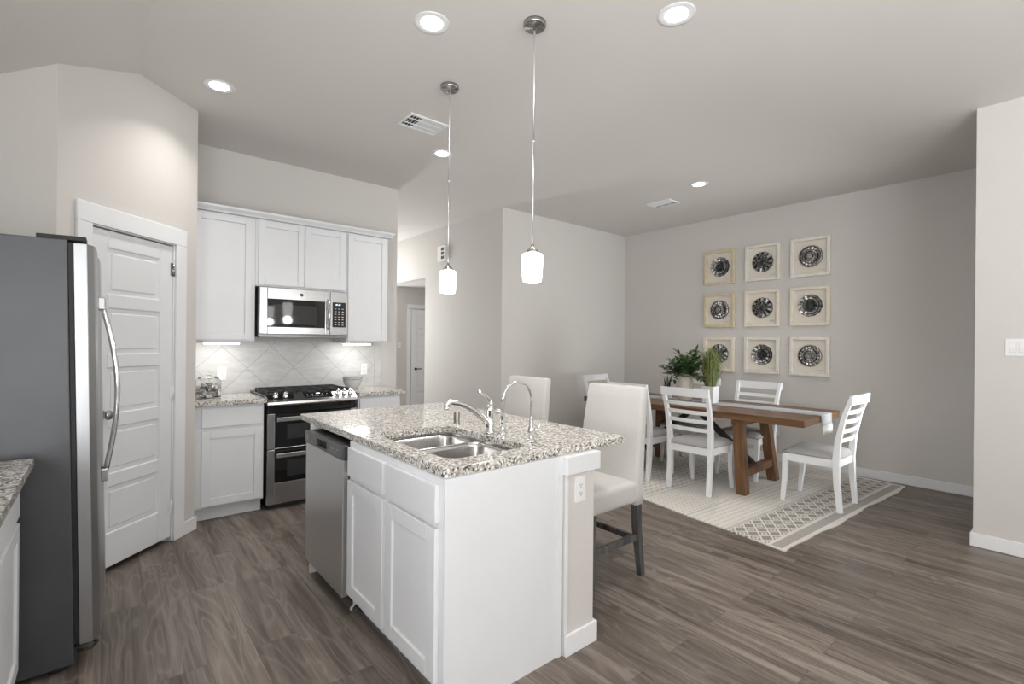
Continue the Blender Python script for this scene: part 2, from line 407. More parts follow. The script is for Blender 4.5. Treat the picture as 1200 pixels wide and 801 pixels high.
    def faces(s, verts, faces, smooth=False):
        t = bmesh.new(); vs = [t.verts.new(v) for v in verts]
        for f in faces: t.faces.new([vs[i] for i in f])
        s._add(t, None, smooth); return s
    def build(s, name, mat=None, parent=None, loc=None, bevel=0, auto=False, sub=0, rot=None):
        me = bpy.data.meshes.new(name); s.bm.normal_update(); s.bm.to_mesh(me); s.bm.free()
        ms = s.mats if s.mats else [mat]
        for m in ms: me.materials.append(MAT[m] if isinstance(m, str) else m)
        o = bpy.data.objects.new(name, me); COL.objects.link(o)
        if parent is not None: o.parent = parent
        if loc is not None: o.location = loc
        if rot is not None: o.rotation_euler = rot
        if bevel:
            b = o.modifiers.new('bevel', 'BEVEL'); b.width = bevel; b.segments = 2; b.limit_method = 'ANGLE'; b.angle_limit = R(40)
        if sub:
            b = o.modifiers.new('smooth', 'SUBSURF'); b.levels = sub; b.render_levels = sub
        return o
def tag(o, label, cat, group=None, kind=None):
    if label: o['label'] = label
    if cat: o['category'] = cat
    if group: o['group'] = group
    if kind: o['kind'] = kind
    return o
def thing(name, label, cat, loc=(0, 0, 0), rz=0, group=None):
    o = bpy.data.objects.new(name, None); COL.objects.link(o); o.empty_display_size = .1
    o.location = loc; o.rotation_euler = (0, 0, rz); return tag(o, label, cat, group)
def struct(o, label=None):
    o['kind'] = 'structure'
    if label: o['label'] = label
    return o
def copy_tree(o, parent=None):
    c = o.copy(); COL.objects.link(c)
    if parent is not None: c.parent = parent
    for ch in list(o.children): copy_tree(ch, c)
    return c
def arc(n, f): return [f(i / (n - 1)) for i in range(n)]
def rrect(x0, x1, y0, y1, r, n=6):
    out = []
    for cx, cy, a0 in ((x1 - r, y1 - r, 0), (x0 + r, y1 - r, 90), (x0 + r, y0 + r, 180), (x1 - r, y0 + r, 270)):
        for i in range(n + 1):
            a = R(a0 + 90 * i / n); out.append((cx + r * math.cos(a), cy + r * math.sin(a)))
    return out

# ================================================================== SETTING
CZ = 3.09
XL, XR_DIN, XR = -.86, 6.266, 4.72
YW, YB = 4.95, 4.70
struct(MB().box(XL - .1, 6.5, -5.8, 8.8, -.06, 0).build('floor', 'floor'), 'dark brown wood-look vinyl plank floor')
CR_X = .17
zl = CZ - .626 * (CR_X - (XL - .1))
struct(MB().prism([(XL - .1, zl), (CR_X, CZ), (6.5, CZ), (6.5, CZ + .12), (CR_X, CZ + .12), (XL - .1, zl + .12)], 'y', -5.8, 8.8).build('ceiling', 'ceil'), 'pale greige ceiling, sloping down at the left')
W = lambda n, *b: struct(MB().box(*b).build(n, 'wall'))
TOP = CZ + .02
def sloped_wall(n, x0, x1, y0, y1):   # top follows the sloping ceiling
    zt = lambda x: (CZ - .626 * (CR_X - x) if x < CR_X else CZ) + .01
    xs = [x0] + ([CR_X] if x0 < CR_X < x1 else []) + [x1]
    poly = [(x0, 0), (x1, 0)] + [(x, zt(x)) for x in reversed(xs)]
    return struct(MB().prism(poly, 'y', y0, y1).build(n, 'wall'))
sloped_wall('wall_left', XL - .1, XL, -5.7, 5.07)
sloped_wall('wall_pantry_side', XL, -.198, 3.533, 3.633)
# diagonal pantry wall (local x along the wall, local y into the wall)
PW = bpy.data.objects.new('wall_pantry', None); COL.objects.link(PW); PW.location = (-.198, 3.533, 0); PW.rotation_euler = (0, 0, R(45)); struct(PW, 'angled pantry wall holding the white panelled door')
PL = .718 * math.sqrt(2)
D0, D1, DT = .185, .812, 2.062
kx = (CR_X + .198) * math.sqrt(2)
zs = lambda x: min(CZ, CZ - .626 * (CR_X + .198 - x / math.sqrt(2))) + .01
m = MB()
m.prism([(0, 0), (D0, 0), (D0, zs(D0)), (0, zs(0))], 'y', 0, .11)
m.prism([(D1, 0), (PL, 0), (PL, zs(PL)), (D1, zs(D1))], 'y', 0, .11)
m.prism([(D0, DT), (D1, DT), (D1, zs(D1)), (kx, zs(kx)), (D0, zs(D0))], 'y', 0, .11)
m.build('wall_panel', 'wall', PW)
W('wall_pantry_return', .40, .52, 4.30, YW, 0, TOP)
sloped_wall('wall_pantry_back', XL, .399, YW, YW + .12)
W('wall_kitchen', .40, 2.485, YW, YW + .12, 0, TOP)
W('wall_hall_left', 2.36, 2.485, YW + .12, 8.6, 0, TOP)
W('wall_hall_end', 2.36, 5.4, 8.6, 8.72, 0, TOP)
W('wall_hall_right', 3.78, 3.90, YB, 6.583, 0, TOP)
W('wall_hall_header', 3.78, 3.90, 6.583, 8.6, 2.397, TOP)
W('wall_back', 3.90, XR_DIN, YB, YB + .12, 0, TOP)
W('wall_dining', XR_DIN, XR_DIN + .12, .40, YB + .12, 0, TOP)
W('wall_dining_return', XR + .12, XR_DIN, .40, .52, 0, TOP)
W('wall_right', XR, XR + .12, -5.7, .52, 0, TOP)
# nook behind the hall opening
W('wall_nook_back', 3.90, 5.4, 7.99, 8.10, 0, 2.397)
W('wall_nook_side', 5.3, 5.4, 6.4, 7.99, 0, 2.397)
W('wall_nook_near', 3.90, 5.3, 6.463, 6.583, 0, 2.397)
struct(MB().box(3.901, 5.3, 6.584, 7.989, 2.397, 2.45).build('ceiling_nook', 'ceil'))
# rear wall with two windows
m = MB(); xs = [XL, .1, 1.5, 2.0, 3.4, XR]
for a, b_ in ((XL, .1), (1.5, 2.0), (3.4, XR)): m.box(a, b_, WIN_Y - .12, WIN_Y, 0, TOP)
for a, b_ in ((.1, 1.5), (2.0, 3.4)): m.box(a, b_, WIN_Y - .12, WIN_Y, 0, .6); m.box(a, b_, WIN_Y - .12, WIN_Y, 2.5, TOP)
struct(m.build('wall_rear', 'wall'))
for i, (a, b_) in enumerate(((.1, 1.5), (2.0, 3.4))):
    m = MB()
    for q in ((a, a + .05, .6, 2.5), (b_ - .05, b_, .6, 2.5), (a, b_, .6, .65), (a, b_, 2.45, 2.5), (a, b_, 1.52, 1.57)): m.box(q[0], q[1], WIN_Y - .08, WIN_Y - .03, q[2], q[3])
    struct(m.build('window_%d' % (i + 1), 'white'))

# baseboards
BH = .095
def baseboard(n, x0, x1, y0, y1, h=BH):
    m = MB(); m.box(x0, x1, y0, y1, 0, h, .003, 1); return struct(m.build(n, 'white'))
g = .001
baseboard('baseboard_dining', XR_DIN - .014, XR_DIN - g, .535, YB - g)
baseboard('baseboard_back', 3.765, XR_DIN - .015, YB - .014, YB - g)
baseboard('baseboard_hall', 3.766, 3.78 - g, YB, 6.583)
baseboard('baseboard_right', XR - .014, XR - g, -5.55, .535)
baseboard('baseboard_right_return', XR - .013, XR_DIN - .016, .521, .534)
baseboard('baseboard_nook', 3.91, 4.20, 7.976, 7.989)
bb = MB().box(.895, PL + .012, -.013, -.001, 0, BH, .003, 1).build('baseboard', 'white', PW)
# pantry door casing
m = MB(); cw = .088; 
m.prism([(D0 - cw, 0), (D0 + .004, 0), (D0 + .004, DT - .0025), (D0 - cw, DT - .0025)], 'y', -.018, -.0005)
m.prism([(D1 - .004, 0), (D1 + cw, 0), (D1 + cw, DT - .0025), (D1 - .004, DT - .0025)], 'y', -.018, -.0005)
m.box(D0 - cw, D1 + cw, -.018, -.0005, DT - .002, DT + .112)
m.box(D0, D0 + .012, 0, .11, 0, DT - .009); m.box(D1 - .012, D1, 0, .11, 0, DT - .009); m.box(D0, D1, 0, .11, DT - .008, DT); m.box(D0 + .012, D0 + .024, .045, .11, 0, DT - .009); m.box(D1 - .024, D1 - .012, .045, .11, 0, DT - .009)
m.build('door_casing', 'white', PW, bevel=.004)

# ---- five panel doors
def panel_door(parent_name, w, h, loc, rz, z0=.012):
    """door leaf: local x from hinge edge 0 to -w, thickness y -t/2..t/2, front -y"""
    E0 = bpy.data.objects.new(parent_name, None); COL.objects.link(E0); E0.location = loc; E0.rotation_euler = (0, 0, rz)
    t = .036; m = MB(); st = .105
    m.box(-w, 0, -t / 2 + .009, t / 2 - .009, z0, h)
    m.box(-w, -w + st, -t / 2, t / 2, z0, h); m.box(-st, 0, -t / 2, t / 2, z0, h)
    tr, brl, rl = .105, .205, .085
    ph = (h - z0 - tr - brl - 4 * rl) / 5
    z = z0; m.box(-w + st, -st, -t / 2, t / 2, z, z + brl); z += brl
    for k in range(5):
        # raised inner field of the panel
        m.prism([(-w + st + .028, z + .028), (-st - .028, z + .028), (-st - .028, z + ph - .028), (-w + st + .028, z + ph - .028)], 'y', -t / 2 + .004, t / 2 - .004)
        z += ph
        hh = rl if k < 4 else tr
        m.box(-w + st, -st, -t / 2, t / 2, z, z + hh); z += hh
    m.build('door_leaf', 'door', E0, bevel=.006)
    return E0
AJ = 0.0
hp = PW.matrix_basis @ Vector((0, 0, 0))
def pw(x, y, z=0): # wall-local to world
    c = math.sqrt(.5); return (-.198 + c * x - c * y, 3.533 + c * x + c * y, z)
dr = panel_door('door_1', D1 - D0 - .032, DT - .016, pw(D1 - .016, .022), R(45) + AJ, .034); struct(dr, 'white five-panel pantry door in the angled wall')
for hz in (1.885, 1.03, .24):
    MB().lathe([(.0065, 0), (.0065, .09)], (.004, -.022, hz - .045), 10).box(-.022, .0, -.021, -.0185, hz - .045, hz + .045).build('hinge', 'nickel' if hz > 1.5 else 'white', dr)
kw = D1 - D0 - .032
mk = Matrix.Translation((-kw + .065, -.018, .955)) @ Matrix.Rotation(R(90), 4, 'X')
MB().lathe([(.0, 0), (.028, 0), (.028, .008), (.012, .012), (.011, .03), (.024, .04), (.029, .052), (.024, .064), (.0, .068)], (0, 0, 0), 24, mk).build('door_knob', 'nickel', dr)
# nook door
dn = panel_door('door_2', .72, 2.0, (5.015, 7.968, 0), 0); struct(dn, 'white five-panel door in the far hall nook')
m = MB(); m.box(4.214, 4.292, 7.97, 7.989, 0, 2.0115); m.box(5.02, 5.10, 7.97, 7.989, 0, 2.0115); m.box(4.214, 5.10, 7.97, 7.989, 2.012, 2.093)
struct(m.build('trim_1', 'white', bevel=.004), 'white casing around the hall nook door')
MB().lathe([(0, 0), (.026, 0), (.026, .01), (.011, .014), (.011, .04), (0, .04)], (0, 0, 0), 20, Matrix.Translation((-.635, -.018, .91)) @ Matrix.Rotation(R(90), 4, 'X')).box(-.645, -.53, -.062, -.05, .902, .92, .004).build('door_handle', 'black', dn)

# backsplash tile
struct(MB().box(.521, 2.30, YW - .011, YW - .001, .93, 1.385).build('backsplash', 'splash'), 'pale grey diagonal tile backsplash above the range')

# ================================================================== CABINETRY
def shaker(m, x0, x1, z0, z1, yf, t=.02, st=.058, rec=.009):
    """shaker front; front face at y=yf (facing -y)"""
    m.box(x0, x0 + st, yf, yf + t, z0, z1); m.box(x1 - st, x1, yf, yf + t, z0, z1)
    m.box(x0 + st, x1 - st, yf, yf + t, z0, z0 + st); m.box(x0 + st, x1 - st, yf, yf + t, z1 - st, z1)
    m.box(x0 + st, x1 - st, yf + rec, yf + t - .001, z0 + st, z1 - st)
    return m
def slab(m, x0, x1, z0, z1, yf, t=.02): return m.box(x0, x1, yf, yf + t, z0, z1, .004, 2)
CT = .895
# --- left range base cabinet (local: x right, front at y=0 going +y)
def base_cab(label, loc, rz, w, depth, doors, drawers, toe=True, z_top=CT - .001, end=None):
    c = thing('base_cabinet', label, 'cabinet', loc, rz)
    m = MB(); m.box(0, w, .02, depth, .11, z_top); m.box(0.002, w - .002, .095, depth, 0, .11); m.build('body', 'cab', c)
    for a, b_, z0, z1 in doors: shaker(MB(), a, b_, z0, z1, 0).build('door', 'cab', c, bevel=.0025)
    for a, b_, z0, z1 in drawers: slab(MB(), a, b_, z0, z1, 0).build('drawer', 'cab', c)
    return c
c = base_cab('white base cabinet between the pantry door and the range', (.532, 4.330, 0), 0, .474, .605, [(.040, .462, .125, .70)], [(.040, .462, .728, .872)])
c = base_cab('white base cabinet to the right of the range', (1.803, 4.330, 0), 0, .425, .605, [(.012, .413, .125, .70)], [(.012, .413, .728, .872)])
tag(MB().box(.524, 1.018, 4.305, YW - .012, CT, .93, .003, 2).build('countertop', 'granite'), 'short speckled granite countertop left of the range, under the glass jar', 'countertop')
tag(MB().box(1.80, 2.262, 4.305, YW - .012, CT, .93, .003, 2).build('countertop', 'granite'), 'short speckled granite countertop right of the range, under the grey bowl', 'countertop')

# --- left foreground run
lc = base_cab('white base cabinet in the left foreground beside the refrigerator', (-.243, 1.10, 0), R(90), 1.555, .60, [(1.03, 1.545, .125, .69), (.50, 1.01, .125, .69), (.01, .48, .125, .69)], [(1.03, 1.545, .715, .872), (.50, 1.01, .715, .872), (.01, .48, .715, .872)])
tag(MB().box(XL + .002, -.207, 1.05, 2.665, CT, .93, .003, 2).build('countertop', 'granite'), 'speckled granite countertop in the left foreground against the refrigerator', 'countertop')

# --- upper cabinets
UB, UT, UF = 1.392, 2.452, 4.60
def upper(label, x0, x1, z0, z1, splits):
    c = thing('upper_cabinet', label, 'cabinet', (x0, UF, z0), 0, 'wall cabinets above the range')
    w = x1 - x0; h = z1 - z0
    MB().box(0, w, .02, YW - .002 - UF, 0, h).build('body', 'cab', c)
    for a, b_ in splits: shaker(MB(), a, b_, .014, h - .012, 0, st=.055).build('door', 'cab', c, bevel=.0025)
    return c
upper('tall white wall cabinet left of the microwave, beside the pantry wall', .528, .990, UB, UT, [(.012, .438)])
upper('short two-door white wall cabinet directly above the microwave', .992, 1.786, 1.872, UT, [(.022, .399), (.405, .782)])
upper('tall white wall cabinet right of the microwave, above the grey bowl', 1.788, 2.215, UB, UT, [(.010, .412)])
m = MB()
prof = [(0, 0), (-.012, .0), (-.018, .012), (-.040, .034), (-.044, .05), (0, .05)]
m.prism([(UF + p[0], UT + .001 + p[1]) for p in prof] , 'x', .528, 2.255)
m.box(2.216, 2.26, UF - .044, YW - .002, UT + .030, UT + .051); m.box(2.216, 2.236, UF - .01, YW - .002, UT + .001, UT + .030)
m.box(.528, 2.216, UF, YW - .002, UT + .001, UT + .045)
tag(m.build('crown_moulding', 'cab'), 'white crown moulding running along the tops of the wall cabinets', 'moulding')
# under-cabinet light bars
for x0, x1, lb in ((.632, .884, 'lit white light bar under the left wall cabinet'), (1.80, 2.06, 'lit white light bar under the right wall cabinet')):
    t = thing('light_bar', lb, 'light', ((x0 + x1) / 2, 4.70, UB - .001), 0, None); w = (x1 - x0) / 2
    MB().box(-w - .01, w + .01, -.045, .045, -.012, 0, .002).build('housing', 'plastic', t)
    MB().box(-w, w, -.04, .04, -.024, -.0125, .003).build('diffuser', 'bar', t)
    a = area('bar_light', ((x0 + x1) / 2, 4.70, UB - .03), (0, .15, -1), x1 - x0, .06, P_UC, (1, .98, .95))

# ================================================================== MICROWAVE
mw = thing('microwave', 'stainless over-the-range microwave under the short wall cabinet', 'microwave', (1.008, 4.545, 1.447), 0)
MWW, MWH, MWD = .768, .415, .39
MB().box(0, MWW, .035, MWD, .0, MWH).build('case', 'darksteel', mw)
m = MB(); ds = .60                                        # door with a window opening
m.box(.004, .065, 0, .034, .012, MWH); m.box(ds - .045, ds, 0, .034, .012, MWH); m.box(.065, ds - .045, 0, .034, .315, MWH); m.box(.065, ds - .045, 0, .034, .012, .075)
mdoor = m.build('door', 'steelx', mw, bevel=.004)
MB().box(.066, ds - .046, .006, .03, .076, .314).build('window_surround', 'blackglass', mdoor)
MB().box(.115, ds - .12, .0045, .0058, .102, .268).build('window', 'window', mdoor)
MB().tube([(ds - .022, .0, .335), (ds - .022, -.03, .32), (ds - .022, -.036, .2), (ds - .022, -.03, .08), (ds - .022, .0, .065)], .010, 12).build('handle', 'chrome', mdoor)
mk = Matrix.Translation((.345, .0, .365)) @ Matrix.Rotation(R(90), 4, 'X')
m = MB().use('print_').lathe([(0, 0), (.015, 0), (.015, .0012), (0, .0012)], (0, 0, 0), 28, mk)
m.use('darksteel').lathe([(.0125, .0012), (.0125, .0017), (.0115, .0017), (.0115, .0012)], (0, 0, 0), 28, mk)
# script-like monogram strokes inside the roundel
def stroke(m, pts, r=.0009, y=-.0018): m.tube([(x, y, z) for x, z in pts], r, 6)
m.use('darksteel')
stroke(m, [(.345 - .002 + .005 * math.cos(R(a)) * 1.0 - .0015, .365 + .0055 * math.sin(R(a))) for a in range(40, 331, 30)])
stroke(m, [(.3425, .3645), (.3455, .3645), (.3455, .360), (.3435, .3575)])
stroke(m, [(.348, .365), (.352, .3665), (.3515, .3695), (.3490, .3690), (.3478, .3645), (.3495, .3605), (.3530, .3620)])
m.build('emblem', None, mdoor)
MB().box(ds + .004, MWW - .002, 0, .034, .012, MWH, .003).build('control_frame', 'steelx', mw)
m = MB().use('blackglass').box(ds + .022, MWW - .022, -.002, .0, .085, .318)
m.use('clock')
for k, dx in enumerate((0, .011, .026, .037)):   # clock digits as seven-segment bars
    x = ds + .052 + dx
    for q in ((0, .007, .010, .0115), (0, .007, .0, .0015), (0, .0012, .0, .0115), (.0058, .007, .0, .0115)): m.box(x + q[0], x + q[1], -.0026, -.002, .290 + q[2], .290 + q[3])
m.use('print_')
for r_ in range(7):
    for k in range(3): m.box(ds + .040 + k * .034, ds + .058 + k * .034, -.0025, -.002, .104 + r_ * .025, .109 + r_ * .025)
m.build('control_panel', None, mw)
MB().box(ds + .012, MWW - .012, -.003, 0, .022, .076, .002).build('open_button', 'steelx', mw)
m = MB().use('darksteel').box(.004, MWW - .004, 0, .36, -.014, .0); m.use('slot')
for k in range(14): m.box(.2 + k * .026, .216 + k * .026, .02, .06, -.0145, -.0139)
m.build('vent_grille', None, mw)

# ================================================================== RANGE
rg = thing('range', 'stainless slide-in gas range with two oven doors', 'stove', (1.030, 4.33, 0), 0)
RW = .755
MB().box(.004, RW - .004, .04, .60, .03, .905).build('body', 'black', rg)
m = MB().box(.02, RW - .02, .05, .60, 0, .03); m.build('base', 'rubber', rg)
def oven_door(z0, z1, nm, wz0, wz1):
    m = MB(); m.box(0, .058, 0, .04, z0, z1); m.box(RW - .058, RW, 0, .04, z0, z1)
    m.box(.058, RW - .058, 0, .04, z0, z0 + (.175 if z0 < .1 else .006))
    d = m.build('oven_door', 'steelx', rg, bevel=.003)
    zb = z0 + (.175 if z0 < .1 else .006)
    MB().box(.059, RW - .059, .003, .039, zb + .001, z1).build('glass', 'blackglass', d)
    MB().box(.155, RW - .155, .0015, .0028, wz0, wz1).build('window', 'window', d)
    zh = z1 - .045
    m = MB(); m.box(.062, RW - .062, -.052, -.036, zh - .018, zh + .018, .006, 3)
    for x in (.072, RW - .10): m.box(x, x + .028, -.038, .004, zh - .012, zh + .012, .002)
    m.build('handle', 'steelx', d)
oven_door(.045, .497, 'lower', .265, .40)
oven_door(.503, .795, 'upper', .575, .70)
MB().box(.006, RW - .006, .012, .04, .80, .858).build('vent_band', 'blackglass', rg)
# bullnose and sloped control panel
m = MB().prism([(-.012, .862), (-.018, .874), (-.014, .892), (.018, .908), (.10, .945), (.10, .90), (.04, .858)], 'x', -.004, RW + .004)
m.build('front_rail', 'steelx', rg, bevel=.002)
sl = math.atan2(.945 - .908, .10 - .018)
MC = Matrix.Translation((0, .018, .908)) @ Matrix.Rotation(sl, 4, 'X')
m = MB().use('blackglass').box(.008, RW * .29, .004, .086, .0, .003, mtx=MC)
m.use('blackglass').box(.305, .545, .004, .086, .0, .004, mtx=MC); m.use('print_')
for k in range(9): m.box(.322 + k * .023, .332 + k * .023, .020, .024, .004, .0045, mtx=MC)
for k in range(5): m.box(.33 + k * .042, .338 + k * .042, .048, .056, .004, .0045, mtx=MC)
m.use('clock').box(.41, .445, .062, .074, .004, .0046, mtx=MC)
m.build('control_panel', None, rg)
for x in (.075, .155, .60, .655, .71):
    k = MB().lathe([(0, 0), (.021, 0), (.021, .006), (.017, .008), (.0155, .034), (.013, .038), (0, .038)], (x, .045, .003), 24, MC)
    k.box(x - .004, x + .004, .028, .062, .030, .044, .002, mtx=MC)
    k.build('knob', 'chrome', rg)
m = MB(); m.box(-.006, RW + .006, .10, .60, .905, .945, .004); m.build('cooktop', 'black', rg)
for gx0, gx1 in ((.03, .265), (.268, .487), (.49, .725)):
    m = MB(); z0, z1 = .958, .970
    for x in (gx0, gx1 - .012, (gx0 + gx1) / 2 - .006): m.box(x, x + .012, .125, .575, z0, z1)
    for y in (.125, .235, .345, .455, .563): m.box(gx0, gx1, y, y + .012, z0, z1)
    for x in (gx0, gx1 - .012):
        for y in (.125, .563): m.box(x, x + .012, y, y + .012, .945, z0)
    m.build('grate', 'iron', rg)
for x, y, r_ in ((.147, .24, .04), (.147, .46, .045), (.378, .35, .05), (.607, .24, .045), (.607, .46, .04)):
    MB().lathe([(0, 0), (r_, 0), (r_, .006), (r_ * .7, .010), (0, .010)], (x, y, .9452), 24).build('burner', 'iron', rg)

# ================================================================== COUNTER ITEMS (range wall)
def plate_outlet(label, loc, rz, z, kind='outlet', gangs=1, group=None):
    t = thing('wall_outlet' if kind == 'outlet' else 'light_switch', label, 'outlet' if kind == 'outlet' else 'switch', (loc[0], loc[1], z), rz, group)
    w = .036 + .046 * (gangs - 1) / 2 * 1
    MB().box(-.036 - (gangs - 1) * .023, .036 + (gangs - 1) * .023, -.006, -.0005, -.058, .058, .0025).build('cover_plate', 'plastic', t)
    for g_ in range(gangs):
        cx = (g_ - (gangs - 1) / 2) * .046
        m = MB().use('plastic').box(cx - .0165, cx + .0165, -.0085, -.0055, -.034, .034, .001)
        if kind == 'outlet':
            m.use('slot')
            for zz in (-.018, .018):
                m.box(cx - .007, cx - .005, -.0095, -.0084, zz - .003, zz + .007); m.box(cx + .005, cx + .007, -.0095, -.0084, zz - .002, zz + .006)
                m.lathe([(0, 0), (.0026, 0), (.0026, .001), (0, .001)], (0, 0, 0), 10, Matrix.Translation((cx, -.0084, zz - .009)) @ Matrix.Rotation(R(90), 4, 'X'))
            m.build('socket', None, t)
        else:
            m.use('slot').box(cx - .017, cx + .017, -.0062, -.0056, -.0347, .0347)
            m.use('plastic').prism([(-.0085, -.033), (-.012, .0), (-.0085, .033)], 'x', cx - .015, cx + .015)
            m.build('rocker', None, t)
    return t
YT = YW - .0115
plate_outlet('white double outlet on the backsplash behind the glass jar', (.80, YT), 0, 1.105)
plate_outlet('white outlet on the backsplash above the grey bowl', (2.105, YT), 0, 1.11)
# glass cookie jar
jar = thing('canister', 'square glass jar with a knobbed lid holding grey shells', 'jar', (.660, 4.66, .931), R(8))
def sqfn(i, r, z, n=32):
    a = 2 * PI * i / n; k = max(abs(math.cos(a)), abs(math.sin(a))); return min(1.30, 1 / k) / 1.15 if r > .03 else 1
MB().lathe([(.0, .003), (.085, .003), (.09, .012), (.09, .135), (.078, .150), (.072, .156), (.069, .156), (.074, .148), (.085, .132), (.085, .016), (.08, .011), (0, .011)], seg=32, fn=sqfn).build('glass_body', 'glass', jar)
ld = MB().lathe([(0, .157), (.075, .157), (.077, .163), (.07, .168), (.03, .176), (.012, .18), (.014, .19), (.022, .200), (.018, .214), (0, .218)], seg=28).build('lid', 'glass', jar)
m = MB(); rr = random.Random(3)
for k in range(90):
    x, y, z = rr.uniform(-.068, .068), rr.uniform(-.068, .068), .02 + .09 * (k / 90)
    a = rr.uniform(.012, .02)
    t = bmesh.new(); bmesh.ops.create_icosphere(t, subdivisions=1, radius=a)
    m.use('pebble' if k % 3 else ('pot' if k % 2 else 'slot'))
    m._add(t, Matrix.Translation((x, y, z)) @ Matrix.Rotation(rr.uniform(0, 3), 4, 'X') @ Matrix.Rotation(rr.uniform(0, 3), 4, 'Z') @ Matrix.Diagonal((1, .8, .45, 1)), True)
o = m.build('shell_filling', None, jar); o['kind'] = 'stuff'
bw = thing('bowl', 'grey rimmed bowl on the counter right of the range', 'bowl', (1.905, 4.74, .931), 0)
MB().lathe([(0, 0), (.045, 0), (.048, .006), (.068, .03), (.085, .065), (.092, .10), (.098, .118), (.094, .118), (.087, .10), (.078, .065), (.06, .03), (.04, .012), (0, .012)], seg=36).build('bowl_body', 'greyglass', bw)
m = MB()
for rz_, zz in ((.0925, .094), (.0985, .117)): m.lathe([(rz_, zz - .003), (rz_ + .003, zz), (rz_, zz + .003), (rz_ - .003, zz)], seg=36)
m.build('rim', 'medal', bw)

# ================================================================== REFRIGERATOR
fr = thing('refrigerator', 'stainless refrigerator with grey side panel at the left edge', 'refrigerator', (-.082, 2.735, .013), 0)
fr.rotation_euler = (0, -R(1.1), -R(1.4))
FW_, FH = .762, 1.80
MB().box(-.70, -.004, 0, FW_, .02, FH, .004).build('case', 'fridge_side', fr)
MB().box(-.003, .012, .012, FW_ - .012, .10, FH - .01).build('gasket', 'rubber', fr)
MB().box(-.012, .004, .004, FW_ - .004, .03, .088, .002).build('kick_grille', 'rubber', fr)
for y in (.04, FW_ - .08): MB().box(-.08, -.03, y, y + .04, -.012, .02, .003).build('foot', 'rubber', fr)
for y in (.04, FW_ - .08): MB().box(-.68, -.63, y, y + .04, -.025, .02, .003).build('foot', 'rubber', fr)
for y0, y1, hy in ((.0, .345, .305), (.352, FW_, .395)):
    n = 9; t = .070
    prof = [(.014, y0), (.014, y1)]
    for i in range(n + 1):
        s_ = i / n; yy = y1 - (y1 - y0) * s_; e_ = 1 - abs(2 * s_ - 1) ** 6
        prof.append((.014 + t * .62 + t * .38 * e_, yy))
    d = MB().prism(prof, 'z', .095, FH - .012).build('door', 'fridge_door', fr, bevel=.002)
    # bowed handle: curved bar plus two end mounts
    xf_ = .014 + t
    pts = arc(17, lambda q: (xf_ + .012 + .052 * math.sin(PI * q), hy, .735 + (1.555 - .735) * q))
    m = MB(); m.tube(pts, .011, 12, flat=(1.0, 1.0))
    m.build('handle', 'chrome', d)
    for zz in (.735, 1.555): MB().box(xf_ - .004, xf_ + .024, hy - .014, hy + .014, zz - .03, zz + .03, .005).build('handle_mount', 'steelx', d)
MB().box(-.10, .055, .02, .10, FH + .001, FH + .02, .004).build('hinge_cover', 'rubber', fr)
MB().box(-.10, .055, FW_ - .10, FW_ - .02, FH + .001, FH + .02, .004).build('hinge_cover', 'rubber', fr)
MB().tube([(.0, .03, .06), (.05, .03, .055), (.07, .06, .062), (.05, .09, .06), (.0, .09, .055)], .006, 8).build('lower_hinge', 'rubber', fr)

# ================================================================== ISLAND
IX = .943
isl = thing('island_cabinet', 'white island sink cabinet with two doors and a plain end panel', 'cabinet', (IX, 2.416, 0), -R(90))
# local x runs toward the camera (-y world), local y runs +x world
IL = 2.416 - 1.52
IDP = 1.583 - IX
m = MB()
m.box(0, .018, .02, IDP, .105, CT - .001); m.box(IL - .018, IL, .02, IDP, .105, CT - .001)      # side panels
m.box(.018, IL - .018, .02, .04, .105, CT - .001)                                                  # face
m.box(.018, IL - .018, IDP - .015, IDP, .105, CT - .001); m.box(.018, IL - .018, .04, IDP - .015, .105, .125)
m.box(IL - .018, IL, .095, IDP, 0, .105); m.box(0, .018, .095, IDP, 0, .105)
m.build('body', 'cab', isl)
MB().box(.018, IL - .018, .095, .11, 0, .1045).build('toe_kick', 'cab', isl)
for a, b_ in ((.016, .416), (.446, .861)):
    shaker(MB(), a, b_, .13, .705, 0, st=.062, rec=.010).build('door', 'cab', isl, bevel=.003)
    slab(MB(), a, b_, .727, .868, 0).build('drawer_front', 'cab', isl)
MB().box(IL + .0005, IL + .006, IDP - .035, IDP - .002, .0, CT - .003).build('corner_strip', 'cab', isl)
# dishwasher
dw = thing('dishwasher', 'stainless dishwasher in the island with a dark control strip', 'dishwasher', (IX - .012, 3.012, 0), -R(90))
DW = .588
MB().box(.003, DW - .003, .03, .57, .105, .868).build('tub', 'rubber', dw)
MB().box(.01, DW - .01, .10, .56, 0, .105).build('toe_panel', 'rubber', dw)
MB().tube([(DW - .05, .085, .10), (DW - .05, .085, .02), (DW - .045, .07, .012), (DW - .03, .06, .012)], .007, 8).build('levelling_clip', 'plastic', dw)
MB().box(0, DW - .004, 0, .03, .10, .795, .003).build('door_panel', 'steel', dw)
m = MB(); m.box(0, .20, -.006, .03, .80, .868); m.box(.36, DW - .004, -.006, .03, .80, .868); m.box(.20, .36, -.006, .03, .852, .868); m.box(.20, .36, -.006, .03, .80, .812)
cs = m.build('control_strip', 'darksteel', dw, bevel=.002)
MB().box(.201, .359, .012, .03, .813, .851).build('pocket_handle', 'rubber', cs)
for k in range(4): MB().box(.42 + k * .032, .428 + k * .032, -.0068, -.006, .835, .843).build('indicator_light', 'print_', cs)
for k in range(3): MB().box(.42 + k * .04, .436 + k * .04, -.0068, -.006, .822, .824).build('button_mark', 'print_', cs)
MB().box(.045, .05, -.0068, -.006, .82, .85).build('brand_mark', 'print_', cs)
MB().box(IX + .02, 1.583, 3.016, 3.040, 0, CT - .001).build('end_panel', 'cab', None)
